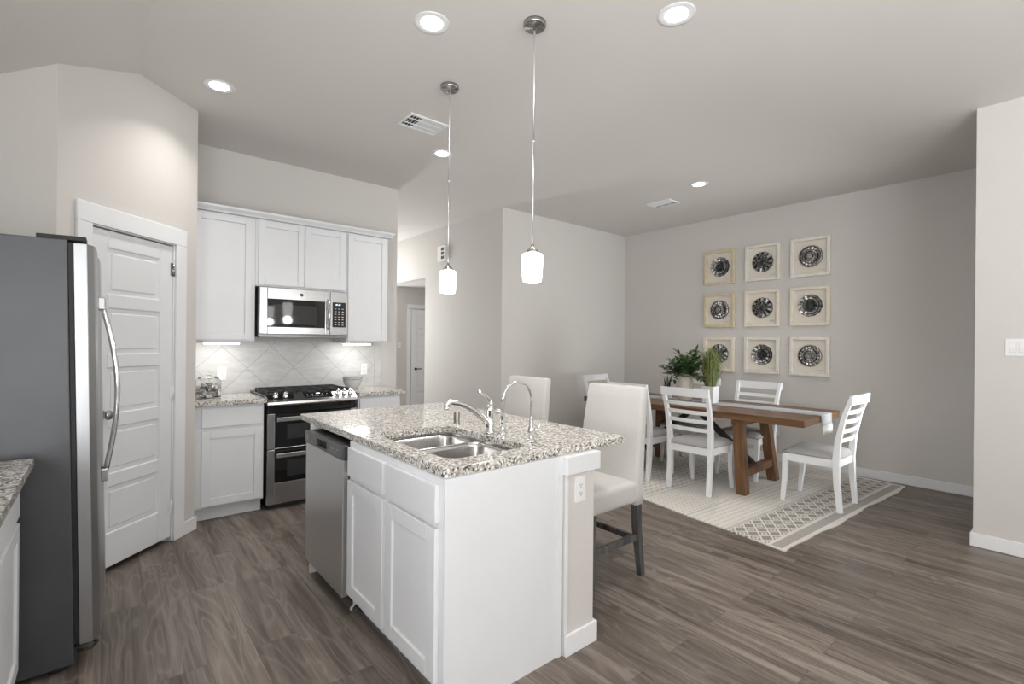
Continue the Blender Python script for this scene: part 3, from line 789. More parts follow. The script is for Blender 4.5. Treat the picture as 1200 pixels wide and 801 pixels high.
ep = bpy.data.objects['end_panel']; tag(ep, 'white far end panel of the island beyond the dishwasher', 'panel')
# knee wall behind the cabinets, with cap, base and corner trims
kwall = struct(MB().box(1.5845, 1.781, 1.505, 3.04, 0, .81).build('wall_island', 'wall'), 'greige knee wall at the back of the island')
m = MB(); m.box(1.581, 1.808, 1.487, 3.055, .811, CT - .001)
struct(m.build('trim_2', 'cab', bevel=.003), 'white cap trim under the island countertop')
m = MB(); m.box(1.5845, 1.797, 1.489, 1.504, 0, .094); m.box(1.782, 1.797, 1.505, 3.055, 0, .094)
struct(m.build('trim_3', 'white', bevel=.003), 'white baseboard around the island knee wall')
struct(MB().box(1.5845, 1.600, 1.497, 1.5045, .095, .810).build('trim_4', 'cab'))
plate_outlet('white outlet on the island knee wall near the stool', (1.681, 1.5045), 0, .733)

# countertop with sink cut-out
SX0, SX1, SY0, SY1 = 1.062, 1.498, 1.645, 2.345
def counter_with_hole(x0, x1, y0, y1, z0, z1, hole):
    t = bmesh.new()
    outer = rrect(x0, x1, y0, y1, .012, 3)
    lo = [t.verts.new((p[0], p[1], z1)) for p in outer]; li = [t.verts.new((p[0], p[1], z1)) for p in hole]
    es = [t.edges.new((l[i], l[(i + 1) % len(l)])) for l in (lo, li) for i in range(len(l))]
    bmesh.ops.triangle_fill(t, use_beauty=True, use_dissolve=False, edges=es)
    fs = list(t.faces)
    r_ = bmesh.ops.extrude_face_region(t, geom=fs)
    for v in [q for q in r_['geom'] if isinstance(q, bmesh.types.BMVert)]: v.co.z = z0
    bmesh.ops.recalc_face_normals(t, faces=t.faces)
    m = MB(); m._add(t); return m
hole = rrect(SX0, SX1, SY0, SY1, .07, 6)
tag(counter_with_hole(.973, 2.053, 1.530, 3.275, CT, .93, hole).build('countertop', 'granite', bevel=.003), 'large speckled granite island countertop with the sink cut-out', 'countertop')
# sink
sk = thing('sink', 'undermount stainless double-bowl sink in the island counter', 'sink', ((SX0 + SX1) / 2, (SY0 + SY1) / 2, CT), 0)
def bowl_mesh(x0, x1, y0, y1, z_top, z_bot):
    t = bmesh.new(); rings = []
    for off, z in ((-.004, z_top), (0, z_top), (.004, z_top - .02), (.010, z_bot + .05), (.022, z_bot + .016), (.05, z_bot)):
        rings.append([t.verts.new((p[0], p[1], z)) for p in rrect(x0 + off, x1 - off, y0 + off, y1 - off, max(.02, .065 - off * .4), 6)])
    for A, B in zip(rings, rings[1:]):
        n = len(A)
        for i in range(n): t.faces.new((A[i], A[(i + 1) % n], B[(i + 1) % n], B[i]))
    t.faces.new(rings[-1]); bmesh.ops.recalc_face_normals(t, faces=t.faces); bmesh.ops.reverse_faces(t, faces=t.faces)
    return t
hx, hy = (SX1 - SX0) / 2, (SY1 - SY0) / 2
dv = .072
for y0, y1 in ((-hy - .004, dv - .006), (dv + .006, hy + .004)):
    m = MB(); m._add(bowl_mesh(-hx - .004, hx + .004, y0, y1, -.012, -.20), None, True)
    b_ = m.build('bowl', 'sink', sk)
    MB().lathe([(0, -.196), (.042, -.196), (.045, -.199), (.0, -.1995)], (0, (y0 + y1) / 2, 0), 24).build('drain', 'darksteel', b_)
m = MB(); m.box(-hx - .014, hx + .014, dv - .007, dv + .007, -.020, -.0105, .003); m.build('divider', 'sink', sk)
m = MB()
ro = rrect(-hx - .025, hx + .025, -hy - .025, hy + .025, .08, 6); ri = rrect(-hx - .003, hx + .003, -hy - .003, hy + .003, .068, 6)
vs = [(p[0], p[1], -.0015) for p in ro] + [(p[0], p[1], -.0015) for p in ri] + [(p[0], p[1], -.012) for p in ri]
n = len(ro); m.faces(vs, [(i, (i + 1) % n, n + (i + 1) % n, n + i) for i in range(n)] + [(n + i, n + (i + 1) % n, 2 * n + (i + 1) % n, 2 * n + i) for i in range(n)])
m.build('flange', 'sink', sk)

# faucets
TZ = .9305
fa = thing('kitchen_faucet', 'chrome kitchen faucet with raised lever and angled spout behind the sink', 'faucet', (1.546, 2.011, TZ), R(0))
MB().lathe([(0, 0), (.032, 0), (.033, .006), (.025, .012), (.021, .016), (.021, .11), (.024, .118), (.024, .128), (.019, .140), (.0, .146)], seg=24).build('body', 'chrome', fa)
sp_ = [(-.012, 0, .045), (-.05, 0, .085), (-.10, 0, .125), (-.155, 0, .155), (-.205, 0, .172), (-.245, 0, .178), (-.262, 0, .172), (-.268, 0, .155)]
spo = MB().tube(sp_, [.017, .017, .016, .015, .014, .0135, .0135, .0145], 14).build('spout', 'chrome', fa)
MB().lathe([(0, 0), (.013, 0), (.015, .004), (.015, .014), (.0, .014)], (-.268, 0, .142), 16).build('aerator', 'chrome', spo)
MB().tube([(0, 0, .132), (.006, 0, .155), (-.004, 0, .178), (-.03, 0, .200), (-.06, 0, .212), (-.076, 0, .222)], [.014, .0125, .0105, .0085, .008, .0095], 12).build('lever', 'chrome', fa)
sy = thing('side_sprayer', 'small chrome side sprayer between the two faucets', 'sprayer', (1.585, 1.953, TZ))
MB().lathe([(0, 0), (.026, 0), (.026, .006), (.016, .012), (.014, .03), (0, .03)], seg=20).build('holder', 'chrome', sy)
MB().tube([(0, 0, .03), (.002, 0, .06), (.002, 0, .085), (-.006, 0, .105), (-.022, 0, .118), (-.04, 0, .116)], [.013, .016, .014, .0135, .013, .014], 12).build('spray_head', 'chrome', sy)
ff = thing('filter_faucet', 'slim gooseneck chrome water filter faucet nearest the counter end', 'faucet', (1.569, 1.718, TZ))
MB().lathe([(0, 0), (.029, 0), (.029, .005), (.018, .012), (.012, .022), (.012, .034), (.018, .045), (.018, .062), (.012, .072), (.012, .110), (.0, .114)], seg=20).build('body', 'chrome', ff)
gp = [(0, 0, .10), (0, 0, .20)] + [(-.088 + .088 * math.cos(R(a)), 0, .205 + .082 * math.sin(R(a))) for a in range(10, 171, 16)] + [(-.178, 0, .196)]
MB().tube(gp, .0062, 12).build('gooseneck', 'chrome', ff)
MB().tube([(0, 0, .055), (.012, -.02, .058), (.020, -.035, .065), (.021, -.038, .10)], [.010, .009, .008, .007], 10).build('lever', 'chrome', ff)
tag(MB().lathe([(0, 0), (.021, 0), (.021, .003), (.0175, .005), (.0175, .064), (.015, .068), (0, .069)], seg=24).build('air_gap_cap', 'nickel', None, (1.571, 2.361, TZ)), 'small brushed cylinder air gap cap left of the kitchen faucet', 'air gap')

# ================================================================== LIGHTS
can_rows = [(1.316, 2.251, 'recessed ceiling light above the island, left of the near pendant'),
            (2.231, 1.369, 'recessed ceiling light at the top right, right of the near pendant'),
            (.574, 3.737, 'recessed ceiling light in front of the pantry wall'),
            (2.305, 3.741, 'recessed ceiling light just behind the far pendant rod'),
            (4.782, 2.654, 'recessed ceiling light above the dining table')]
cp = None
for x, y, lb in can_rows:
    if cp is None:
        cp = thing('recessed_light', lb, 'ceiling light', (x, y, CZ - .0005), 0, 'recessed lights in the ceiling')
        MB().lathe([(.058, -.001), (.078, -.001), (.092, -.004), (.094, -.0005), (.094, 0), (.058, 0)], seg=40).build('trim_ring', 'white', cp)
        MB().lathe([(0, -.004), (.050, -.004), (.058, -.002), (.058, 0), (0, 0)], seg=36).build('lens', 'lens', cp)
        o = cp
    else:
        o = copy_tree(cp); o.location = (x, y, CZ - .0005); o['label'] = lb
    l = area('downlight', (x, y, CZ - .008), (0, 0, -1), .11, .11, P_CAN, (1, .965, .92), 'DISK', spread=R(115))
pend = None
for x, y, lb in ((1.727, 1.894, 'near mini pendant with white glass shade, on the longer-looking rod'), (1.733, 2.725, 'far mini pendant with white glass shade, nearer the kitchen wall')):
    if pend is None:
        pend = thing('pendant_light', lb, 'pendant light', (x, y, CZ), 0, 'mini pendants above the island'); o = pend
        MB().lathe([(0, 0), (.060, 0), (.060, -.018), (.054, -.026), (.012, -.028), (.010, -.04), (0, -.042)], seg=36).build('canopy', 'nickel', o)
        m = MB(); m.tube([(0, 0, -.04), (0, 0, -.055), (.004, 0, -.062), (0, 0, -.07), (0, 0, -.62)], .0045, 10); m.lathe([(0, 0), (.008, 0), (.008, -.012), (0, -.012)], (0, 0, -.62), 12); m.tube([(0, 0, -.62), (0, 0, -1.19)], .0045, 10)
        m.build('rod', 'steel', o)
        MB().lathe([(0, -1.17), (.008, -1.17), (.012, -1.185), (.030, -1.20), (.030, -1.218), (0, -1.218)], seg=24).build('socket_cap', 'nickel', o)
        MB().lathe([(.0, -1.219), (.048, -1.219), (.055, -1.226), (.056, -1.25), (.054, -1.30), (.050, -1.355), (.0485, -1.363), (.045, -1.357), (.0, -1.350)], seg=36).build('glass_shade', 'shade', o)
    else:
        o = copy_tree(pend); o.location = (x, y, CZ); o['label'] = lb
    l = bpy.data.lights.new('pendant_bulb', 'POINT'); l.energy = P_PEND; l.shadow_soft_size = .05; l.color = (1, .97, .93)
    lo_ = bpy.data.objects.new('pendant_bulb', l); COL.objects.link(lo_); lo_.location = (x, y, 1.66)
# ceiling registers
def register(label, cx, cy, sx, sy, dark_side):
    t = thing('air_vent', label, 'vent', (cx, cy, CZ - .0005), 0)
    m = MB(); w = .022
    for q in ((-sx / 2, sx / 2, -sy / 2, -sy / 2 + w), (-sx / 2, sx / 2, sy / 2 - w, sy / 2), (-sx / 2, -sx / 2 + w, -sy / 2 + w, sy / 2 - w), (sx / 2 - w, sx / 2, -sy / 2 + w, sy / 2 - w)): m.box(q[0], q[1], q[2], q[3], -.012, 0, .002, 1)
    m.build('vent_frame', 'white', t)
    MB().box(-sx / 2 + w, sx / 2 - w, -sy / 2 + w, sy / 2 - w, -.003, -.001).build('backing', 'slot', t)
    m = MB(); n = 22; x0, x1 = -sx / 2 + w, sx / 2 - w
    for i in range(n):
        xx = x0 + (x1 - x0) * (i + .5) / n
        frac = (i + .5) / n; d = frac < .3 if dark_side < 0 else frac > .7
        tilt = -.014 if d else .0125
        if d and i % 2: continue
        m.hexa([(xx - .004, -sy / 2 + w, -.003), (xx - .003, -sy / 2 + w, -.003), (xx - .003, sy / 2 - w, -.003), (xx - .004, sy / 2 - w, -.003)],
               [(xx - .004 + tilt, -sy / 2 + w, -.011), (xx - .003 + tilt, -sy / 2 + w, -.011), (xx - .003 + tilt, sy / 2 - w, -.011), (xx - .004 + tilt, sy / 2 - w, -.011)])
    for yy in (-sy / 6, sy / 6): m.box(x0, x1, yy - .002, yy + .002, -.0115, -.004)
    m.build('louvers', 'white', t)
register('white ceiling air vent near the far pendant', 1.875, 3.328, .325, .23, -1)
register('white ceiling air vent over the dining table', 5.095, 3.287, .225, .31, 1)
cb = thing('door_chime', 'white chime box with three dark openings high on the hall wall', 'door chime', (3.779, 6.05, 2.69), -R(90))
MB().box(-.105, .105, -.05, -.0005, -.11, .11, .006).build('housing', 'plastic', cb)
m = MB()
for k in range(3): m.box(.0, .075, -.052, -.0495, -.085 + k * .06, -.04 + k * .06)
m.build('grille', 'slot', cb)
plate_outlet('white light switch on the hall nook wall left of the door', (4.06, 7.9895), 0, 1.35, 'switch')
plate_outlet('white three-gang rocker switch on the right wall', (XR - .0005, .285), -R(90), 1.405, 'switch', 3)
plate_outlet('white outlet low on the dining wall behind the table', (XR_DIN - .0005, 2.437), -R(90), .37)

# ================================================================== BAR STOOLS
def make_stool():
    s = thing('bar_stool', '', 'stool', (0, 0, 0), 0, 'upholstered stools along the island')
    # local: faces -y (toward the island after rotation), x across
    hw = .235
    m = MB(); m.box(-hw, hw, -.27, .20, .455, .585, .035, 4); st = m.build('seat', 'linen', s)
    for p in st.data.polygons: p.use_smooth = True
    for v in st.data.vertices:
        if v.co.z > .55: v.co.z += .018 * (1 - (v.co.x / hw) ** 2) * (1 - ((v.co.y + .03) / .24) ** 2)
    # back cushion slab, reclining
    t = bmesh.new(); n = 10; F_ = []; 
    def ring(q):
        z = .45 + (1.125 - .45) * q; yb = .205 + .075 * q ** 1.3; th = .085 - .02 * q; w = hw + .01 - .025 * q + (.0)
        return [(p[0], p[1], z) for p in rrect(-w, w, yb - th, yb, .022, 3)]
    rings = [[t.verts.new(p) for p in ring(i / n)] for i in range(n + 1)]
    # rounded top edge
    last = ring(1.0)
    for dz, sh in ((.010, .006), (.015, .018)):
        cx, cy = 0, sum(p[1] for p in last) / len(last)
        rings.append([t.verts.new((p[0] * (1 - sh / .21), cy + (p[1] - cy) * (1 - sh / .04), p[2] + dz)) for p in last])
    for A, B in zip(rings, rings[1:]):
        k = len(A)
        for i in range(k): t.faces.new((A[i], A[(i + 1) % k], B[(i + 1) % k], B[i]))
    t.faces.new(rings[0][::-1]); t.faces.new(rings[-1]); bmesh.ops.recalc_face_normals(t, faces=t.faces)
    m = MB(); m._add(t, None, True); m.build('backrest', 'linen', s)
    for sx in (-1, 1):
        MB().bar([(sx * .205, .175, .46), (sx * .205, .185, .30), (sx * .21, .225, .0)], [.046, .044, .036], [.05, .046, .038], (0, 1, 0)).build('leg', 'greywood', s, bevel=.003)
        MB().bar([(sx * .205, -.235, .46), (sx * .205, -.235, .0)], [.046, .036], [.046, .036], (0, 1, 0)).build('leg', 'greywood', s, bevel=.003)
        MB().box(sx * .205 - .013, sx * .205 + .013, -.215, .185, .225, .262, .003).build('stretcher', 'greywood', s)
    MB().box(-.185, .185, -.247, -.223, .16, .20, .003).build('stretcher', 'greywood', s)
    MB().box(-.185, .185, .195, .215, .20, .236, .003).build('stretcher', 'greywood', s)
    return s
stool = make_stool()
stool.location = (2.285, 1.955, 0); stool.rotation_euler = (0, 0, -R(90))
stool['label'] = 'oatmeal linen bar stool at the near corner of the island'
s2 = copy_tree(stool); s2.location = (2.29, 2.80, 0); s2['label'] = 'oatmeal linen bar stool behind the gooseneck filter faucet'

# ================================================================== DINING SET
rug_rz = math.atan2(-.159, 2.594)
rg_l = 3.25; rw = 2.60
m = MB(); nx, ny = 26, 40; vs = []; fs = []
def rxy(i, j):
    x = rw * i / nx; y = rg_l * j / ny
    if j == 0: y += .010 * math.sin(x * 5.1) + .006 * math.sin(x * 13)
    if i == 0: x += .006 * math.sin(y * 6)
    # measured slight skew of the long edge
    return x + y * .088, y
for j in range(ny + 1):
    for i in range(nx + 1):
        x, y = rxy(i, j); vs.append((x, y, .009))
for j in range(ny):
    for i in range(nx): a = j * (nx + 1) + i; fs.append((a, a + 1, a + nx + 2, a + nx + 1))
edge = [i for i in range(nx + 1)] + [j * (nx + 1) + nx for j in range(1, ny + 1)] + [ny * (nx + 1) + i for i in range(nx - 1, -1, -1)] + [j * (nx + 1) for j in range(ny - 1, 0, -1)]
b0 = len(vs)
for e_ in edge: v = vs[e_]; vs.append((v[0], v[1], .0005))
k = len(edge)
for i in range(k): fs.append((edge[i], b0 + i, b0 + (i + 1) % k, edge[(i + 1) % k]))
fs.append(tuple(range(b0, b0 + k))[::-1])
m.faces(vs, fs)
rug = m.build('area_rug', 'rug', None, (3.545, 1.316, 0), rot=(0, 0, rug_rz))
tag(rug, 'cream and grey patterned area rug under the dining set', 'rug')
RZ = .0105
# table (local origin: centre)
TB_RZ = R(2.0); TC = (4.985, 2.745); TLn, TW_ = 2.38, 1.02
tb = thing('dining_table', 'long rustic brown wood trestle dining table', 'table', (TC[0], TC[1], RZ), TB_RZ)
m = MB()
for k in range(5):
    x0 = -TW_ / 2 + k * TW_ / 5; m.box(x0 + .0006, x0 + TW_ / 5 - .0006, -TLn / 2, TLn / 2, .697, .760, .003, 1)
m.build('tabletop', 'table', tb)
for sy_ in (-1, 1):
    yb = sy_ * .655; yt = sy_ * .60
    tre = MB(); tre.box(-.45, .33, yt - .05, yt + .05, .635, .6965, .003, 1)
    T = tre.build('trestle', 'tableleg', tb)
    for sx in (-1, 1):
        xb, xt = (-.425, -.385) if sx < 0 else (.325, .24)
        h_ = .046
        MB().hexa([(xb - h_, yb - h_, 0), (xb + h_, yb - h_, 0), (xb + h_, yb + h_, 0), (xb - h_, yb + h_, 0)], [(xt - h_, yt - h_, .636), (xt + h_, yt - h_, .636), (xt + h_, yt + h_, .636), (xt - h_, yt + h_, .636)], .003).build('leg', 'tableleg', T)
    ym = yb + (yt - yb) * .3
    MB().box(-.37, .27, ym - .035, ym + .035, .15, .225, .003, 1).build('cross_rail', 'tableleg', T)
    MB().bar([(-.07, ym, .19), (-.07, sy_ * .05, .67)], .06, .05, (0, 0, 1)).build('brace', 'darkwood', tb, bevel=.003)
MB().box(-.12, -.02, -.54, .54, .655, .6965, .003, 1).build('center_beam', 'darkwood', tb)
# runner lying along the top and over the near end
m = MB(); rw2 = .30; n = 40; vs = []; fs = []
path = [(TLn / 2 - .10 - i * (TLn - .10) / n, .763) for i in range(n + 1)]
path += [(-TLn / 2 - .005, .762), (-TLn / 2 - .010, .752), (-TLn / 2 - .011, .70), (-TLn / 2 - .012, .665)]
for (y, z) in path:
    for sx in (-1, -.5, 0, .5, 1):
        vs.append((.075 + sx * rw2 / 2, y, z + .0015 + (.0012 * math.sin(y * 40 + sx * 3) if z > .76 else 0)))
for i in range(len(path) - 1):
    for k in range(4): a = i * 5 + k; fs.append((a, a + 1, a + 6, a + 5))
m.faces(vs, fs, True)
rn = thing('table_runner', 'grey woven table runner with fringed end along the dining table', 'table runner', (TC[0], TC[1], RZ), TB_RZ)
o = m.build('runner_cloth', 'runner', rn); sm = o.modifiers.new('thick', 'SOLIDIFY'); sm.thickness = .004; sm.offset = 1
m = MB(); rr = random.Random(5)
for i in range(26):
    x = .075 - rw2 / 2 + rw2 * (i + .5) / 26; y = -TLn / 2 - .014
    l_ = rr.uniform(.06, .085)
    m.tube([(x, y, .668), (x + rr.uniform(-.003, .003), y - .003, .665 - l_ * .5), (x + rr.uniform(-.006, .006), y - rr.uniform(0, .008), .665 - l_)], [.0035, .004, .003], 6)
o = m.build('fringe', 'fringe', rn); o['kind'] = 'stuff'

# chairs. local: faces +y, origin on floor under the seat
def make_chair():
    c = thing('dining_chair', '', 'chair', (0, 0, 0), 0, 'white chairs around the dining table')
    for sx in (-1, 1):
        x0 = sx * .205; x1 = sx * .225
        pts = [(x0, -.218, 0), (x0, -.196, .22), (x0, -.187, .42), (x0 + sx * .006, -.202, .60), (x0 + sx * .013, -.243, .80), (x1, -.302, .975)]
        m = MB(); m.bar(pts, [.036, .04, .042, .04, .036, .032], [.04, .046, .052, .044, .036, .028], (0, 1, 0)); m.build('leg', 'chair', c, bevel=.003)
        m = MB(); m.bar([(sx * .205, .232, 0), (sx * .205, .212, .20), (sx * .205, .205, .43)], [.030, .040, .046], [.030, .040, .046], (0, 1, 0)); m.build('leg', 'chair', c, bevel=.003)
    m = MB()
    m.box(-.185, .185, .192, .214, .365, .432); m.box(-.185, .185, -.200, -.178, .365, .432)
    for sx in (-1, 1): m.box(sx * .205 - .011, sx * .205 + .011, -.165, .185, .365, .432)
    m.build('seat_frame', 'chair', c, bevel=.002)
    # padded seat
    n = 10; vs = []; fs = []
    def sp2(u, v): # u,v in -1..1
        w = .228 - .012 * (v < 0) * abs(v)
        x = u * w; y = .01 + v * .222
        e_ = (1 - abs(u) ** 5) * (1 - abs(v) ** 5)
        return x, y, e_
    for j in range(n + 1):
        for i in range(n + 1):
            x, y, e_ = sp2(-1 + 2 * i / n, -1 + 2 * j / n); vs.append((x, y, .447 + .048 * max(0, e_) ** .45))
    for j in range(n):
        for i in range(n): a = j * (n + 1) + i; fs.append((a, a + 1, a + n + 2, a + n + 1))
    ring_ = [i for i in range(n + 1)] + [j * (n + 1) + n for j in range(1, n + 1)] + [n * (n + 1) + i for i in range(n - 1, -1, -1)] + [j * (n + 1) for j in range(n - 1, 0, -1)]
    b0 = len(vs)
    for q in ring_: vs.append((vs[q][0] * .97, vs[q][1] * .97, .4335))
    k = len(ring_)
    for i in range(k): fs.append((ring_[i], b0 + i, b0 + (i + 1) % k, ring_[(i + 1) % k]))
    fs.append(tuple(range(b0, b0 + k))[::-1])
    m = MB(); m.faces(vs, fs, True); m.build('seat_cushion', 'seat', c)
    def slat(zc, hh, w, y, name, dep=.022, bow=.030):
        nn = 9; m = MB(); t = bmesh.new(); A = []
        for i in range(nn):
            s_ = -1 + 2 * i / (nn - 1); x = s_ * w; yy = y - bow * (1 - s_ * s_)
            A.append([t.verts.new((x, yy - dep / 2, zc - hh / 2)), t.verts.new((x, yy + dep / 2, zc - hh / 2)), t.verts.new((x, yy + dep / 2 - .006, zc + hh / 2)), t.verts.new((x, yy - dep / 2 - .006, zc + hh / 2))])
        for P_, Q_ in zip(A, A[1:]):
            for k_ in range(4): t.faces.new((P_[k_], P_[(k_ + 1) % 4], Q_[(k_ + 1) % 4], Q_[k_]))
        t.faces.new(A[0][::-1]); t.faces.new(A[-1]); bmesh.ops.recalc_face_normals(t, faces=t.faces)
        m._add(t); m.build(name, 'chair', c, bevel=.002)
    def py(z):
        Z = [(.42, -.187), (.60, -.202), (.80, -.243), (.975, -.302)]
        for (z0, y0), (z1, y1) in zip(Z, Z[1:]):
            if z <= z1: return y0 + (y1 - y0) * (z - z0) / (z1 - z0)
        return Z[-1][1]
    slat(.947, .078, .245, -.296, 'top_rail', .024, .012)
    for zc in (.838, .757, .676, .595): slat(zc, .036, .205, py(zc) + .004, 'slat', .016, .022)
    return c
ch = make_chair()
spots = [((4.463, 2.437, RZ), -R(90), 'white slat-back dining chair on the near side, in front of the grass plant'),
         ((4.463, 3.085, RZ), -R(90), 'white dining chair on the near side, mostly hidden behind the near bar stool'),
         ((5.335, 2.385, RZ), R(90), 'white dining chair on the far side, just right of the grass plant'),
         ((5.335, 3.07, RZ), R(90), 'white dining chair on the far side, hidden behind the vase of leaves'),
         ((4.915, 1.545, RZ), 0, 'white dining chair at the right end of the table, turned side-on'),
         ((4.985, 3.905, RZ), R(180), 'white dining chair at the far left end of the table')]
for i, (l_, rz_, lb) in enumerate(spots):
    o = ch if i == 0 else copy_tree(ch)
    o.location = l_; o.rotation_euler = (0, 0, rz_); o['label'] = lb

# ================================================================== PLANTS ON THE TABLE
PZ = RZ + .7685
def blade(m, base, tip, w, bend, seg=5, side=None):
    base, tip = Vector(base), Vector(tip); d = tip - base
    sd = Vector((-d.y, d.x, 0)); sd = sd.normalized() if sd.length > 1e-4 else Vector((1, 0, 0))
    if side is not None: sd = side
    vs = []; fs = []
    for i in range(seg + 1):
        q = i / seg; p = base + d * q + Vector((d.x, d.y, 0)) * (bend * (q * q - q)) + Vector((0, 0, bend * .3 * math.sin(PI * q)))
        ww = w * (1 - q ** 2) ** .7 * (.6 + .4 * min(1, q * 4))
        vs += [p - sd * ww, p + sd * ww]
    for i in range(seg): fs.append((2 * i, 2 * i + 1, 2 * i + 3, 2 * i + 2))
    m.faces(vs, fs, True)
def leaf(m, base, direc, length, width, droop, seg=5):
    direc = Vector(direc).normalized(); upv = Vector((0, 0, 1)); sd = direc.cross(upv)
    sd = sd.normalized() if sd.length > 1e-3 else Vector((1, 0, 0)); nrm = sd.cross(direc).normalized()
    vs = []; fs = []; base = Vector(base)
    for i in range(seg + 1):
        q = i / seg; p = base + direc * length * q - upv * droop * length * q * q
        w = width * math.sin(PI * min(1, .06 + q * .94)) ** .75 * (1.15 - .4 * q)
        vs += [p - sd * w + nrm * w * .35, p, p + sd * w + nrm * w * .35]
    for i in range(seg):
        a = 3 * i; fs += [(a, a + 1, a + 4, a + 3), (a + 1, a + 2, a + 5, a + 4)]
    m.faces(vs, fs, True)
rr = random.Random(11)
# grass in a white square pot
gpt = thing('potted_grass', 'tall green grass in a white square pot on the dining table', 'plant', (5.02, 2.63, PZ), R(2))
m = MB(); a_, b_ = .062, .071
t = bmesh.new(); rings = []
for hw_, z in ((a_, 0), (b_, .18), (b_ - .007, .18), (b_ - .009, .155)): rings.append([t.verts.new((p[0], p[1], z)) for p in rrect(-hw_, hw_, -hw_, hw_, .008, 2)])
for A, B in zip(rings, rings[1:]):
    for i in range(len(A)): t.faces.new((A[i], A[(i + 1) % len(A)], B[(i + 1) % len(A)], B[i]))
t.faces.new(rings[0][::-1]); bmesh.ops.recalc_face_normals(t, faces=t.faces); m._add(t); m.build('pot', 'pot', gpt)
MB().box(-.06, .06, -.06, .06, .14, .158).build('soil', 'soil', gpt)
m = MB()
for k in range(420):
    a = rr.uniform(0, 2 * PI); r_ = .052 * math.sqrt(rr.random()); R2 = r_ * .4 + .03 + .145 * rr.random() ** .8; h_ = rr.uniform(.22, .40) + .06 * rr.random() * (1 - R2 / .19)
    a2 = a + rr.gauss(0, .35)
    m.use('grass' if k % 4 else 'grass_dry')
    blade(m, (r_ * math.cos(a), r_ * math.sin(a), .155), (R2 * math.cos(a2), R2 * math.sin(a2), .155 + h_), rr.uniform(.0018, .0036), rr.uniform(-.1, .8), 5)
o = m.build('grass_blades', None, gpt); o['kind'] = 'stuff'
# leafy branches in a cream vase
vs_ = thing('vase_of_leaves', 'cream ceramic vase with leafy green branches on the dining table', 'plant', (4.985, 2.905, PZ), 0)
m = MB(); m.lathe([(0, 0), (.060, 0), (.072, .02), (.083, .09), (.086, .17), (.080, .235), (.064, .278), (.052, .292), (.050, .305), (.045, .305), (.046, .29), (.05, .27), (.0, .26)], seg=48, fn=lambda i, r, z: 1 + .012 * (i % 2) if r > .06 else 1)
m.build('vase', 'vase', vs_)
m = MB(); mstem = MB()
for k in range(34):
    a = k * 2.399 + rr.uniform(-.3, .3); el = rr.uniform(.0, 1.25); L = rr.uniform(.15, .27)
    p0 = Vector((.02 * math.cos(a), .02 * math.sin(a), .295)); dv_ = Vector((math.cos(a) * math.cos(el), math.sin(a) * math.cos(el), math.sin(el) + .15)).normalized()
    pts = [p0 + dv_ * L * q - Vector((0, 0, .09 * q * q * (1.2 - el))) for q in (0, .33, .66, 1)]
    pts = [p if i == 0 else p for i, p in enumerate(pts)]
    mstem.tube(pts, [.003, .0026, .002, .0012], 6)
    for q in [i / 7 for i in range(1, 8)]:
        i0 = min(2, int(q * 3)); f_ = q * 3 - i0; p = pts[i0].lerp(pts[i0 + 1], f_)
        sd = dv_.cross(Vector((0, 0, 1))); sd = sd.normalized() if sd.length > .05 else Vector((1, 0, 0))
        for sg in (-1, 1):
            dd = dv_ * rr.uniform(.3, .9) + sd * sg * rr.uniform(.5, 1.0) + Vector((0, 0, rr.uniform(-.35, .4)))
            m.use('leaf' if rr.random() < .8 else 'leaf2'); leaf(m, p, dd, rr.uniform(.07, .125), rr.uniform(.015, .025), rr.uniform(.0, .5))
    m.use('leaf'); leaf(m, pts[3], dv_, .09, .014, .3)
o = m.build('leaves', None, vs_); o['kind'] = 'stuff'
mstem.build('branches', 'stem', vs_)
# small spiky plant
spk = thing('spiky_plant', 'small dark spiky plant in a little white pot left of the vase', 'plant', (5.03, 3.16, PZ), 0)
MB().lathe([(0, 0), (.045, 0), (.052, .01), (.058, .085), (.053, .085), (.050, .07), (0, .07)], seg=28).build('pot', 'pot', spk)
m = MB()
for k in range(30):
    a = rr.uniform(0, 2 * PI); R2 = rr.uniform(.02, .13); h_ = rr.uniform(.10, .22)
    blade(m, (.015 * math.cos(a), .015 * math.sin(a), .07), (R2 * math.cos(a), R2 * math.sin(a), .07 + h_), rr.uniform(.004, .007), rr.uniform(-.2, .3), 5)
o = m.build('blades', 'darkgrass', spk); o['kind'] = 'stuff'

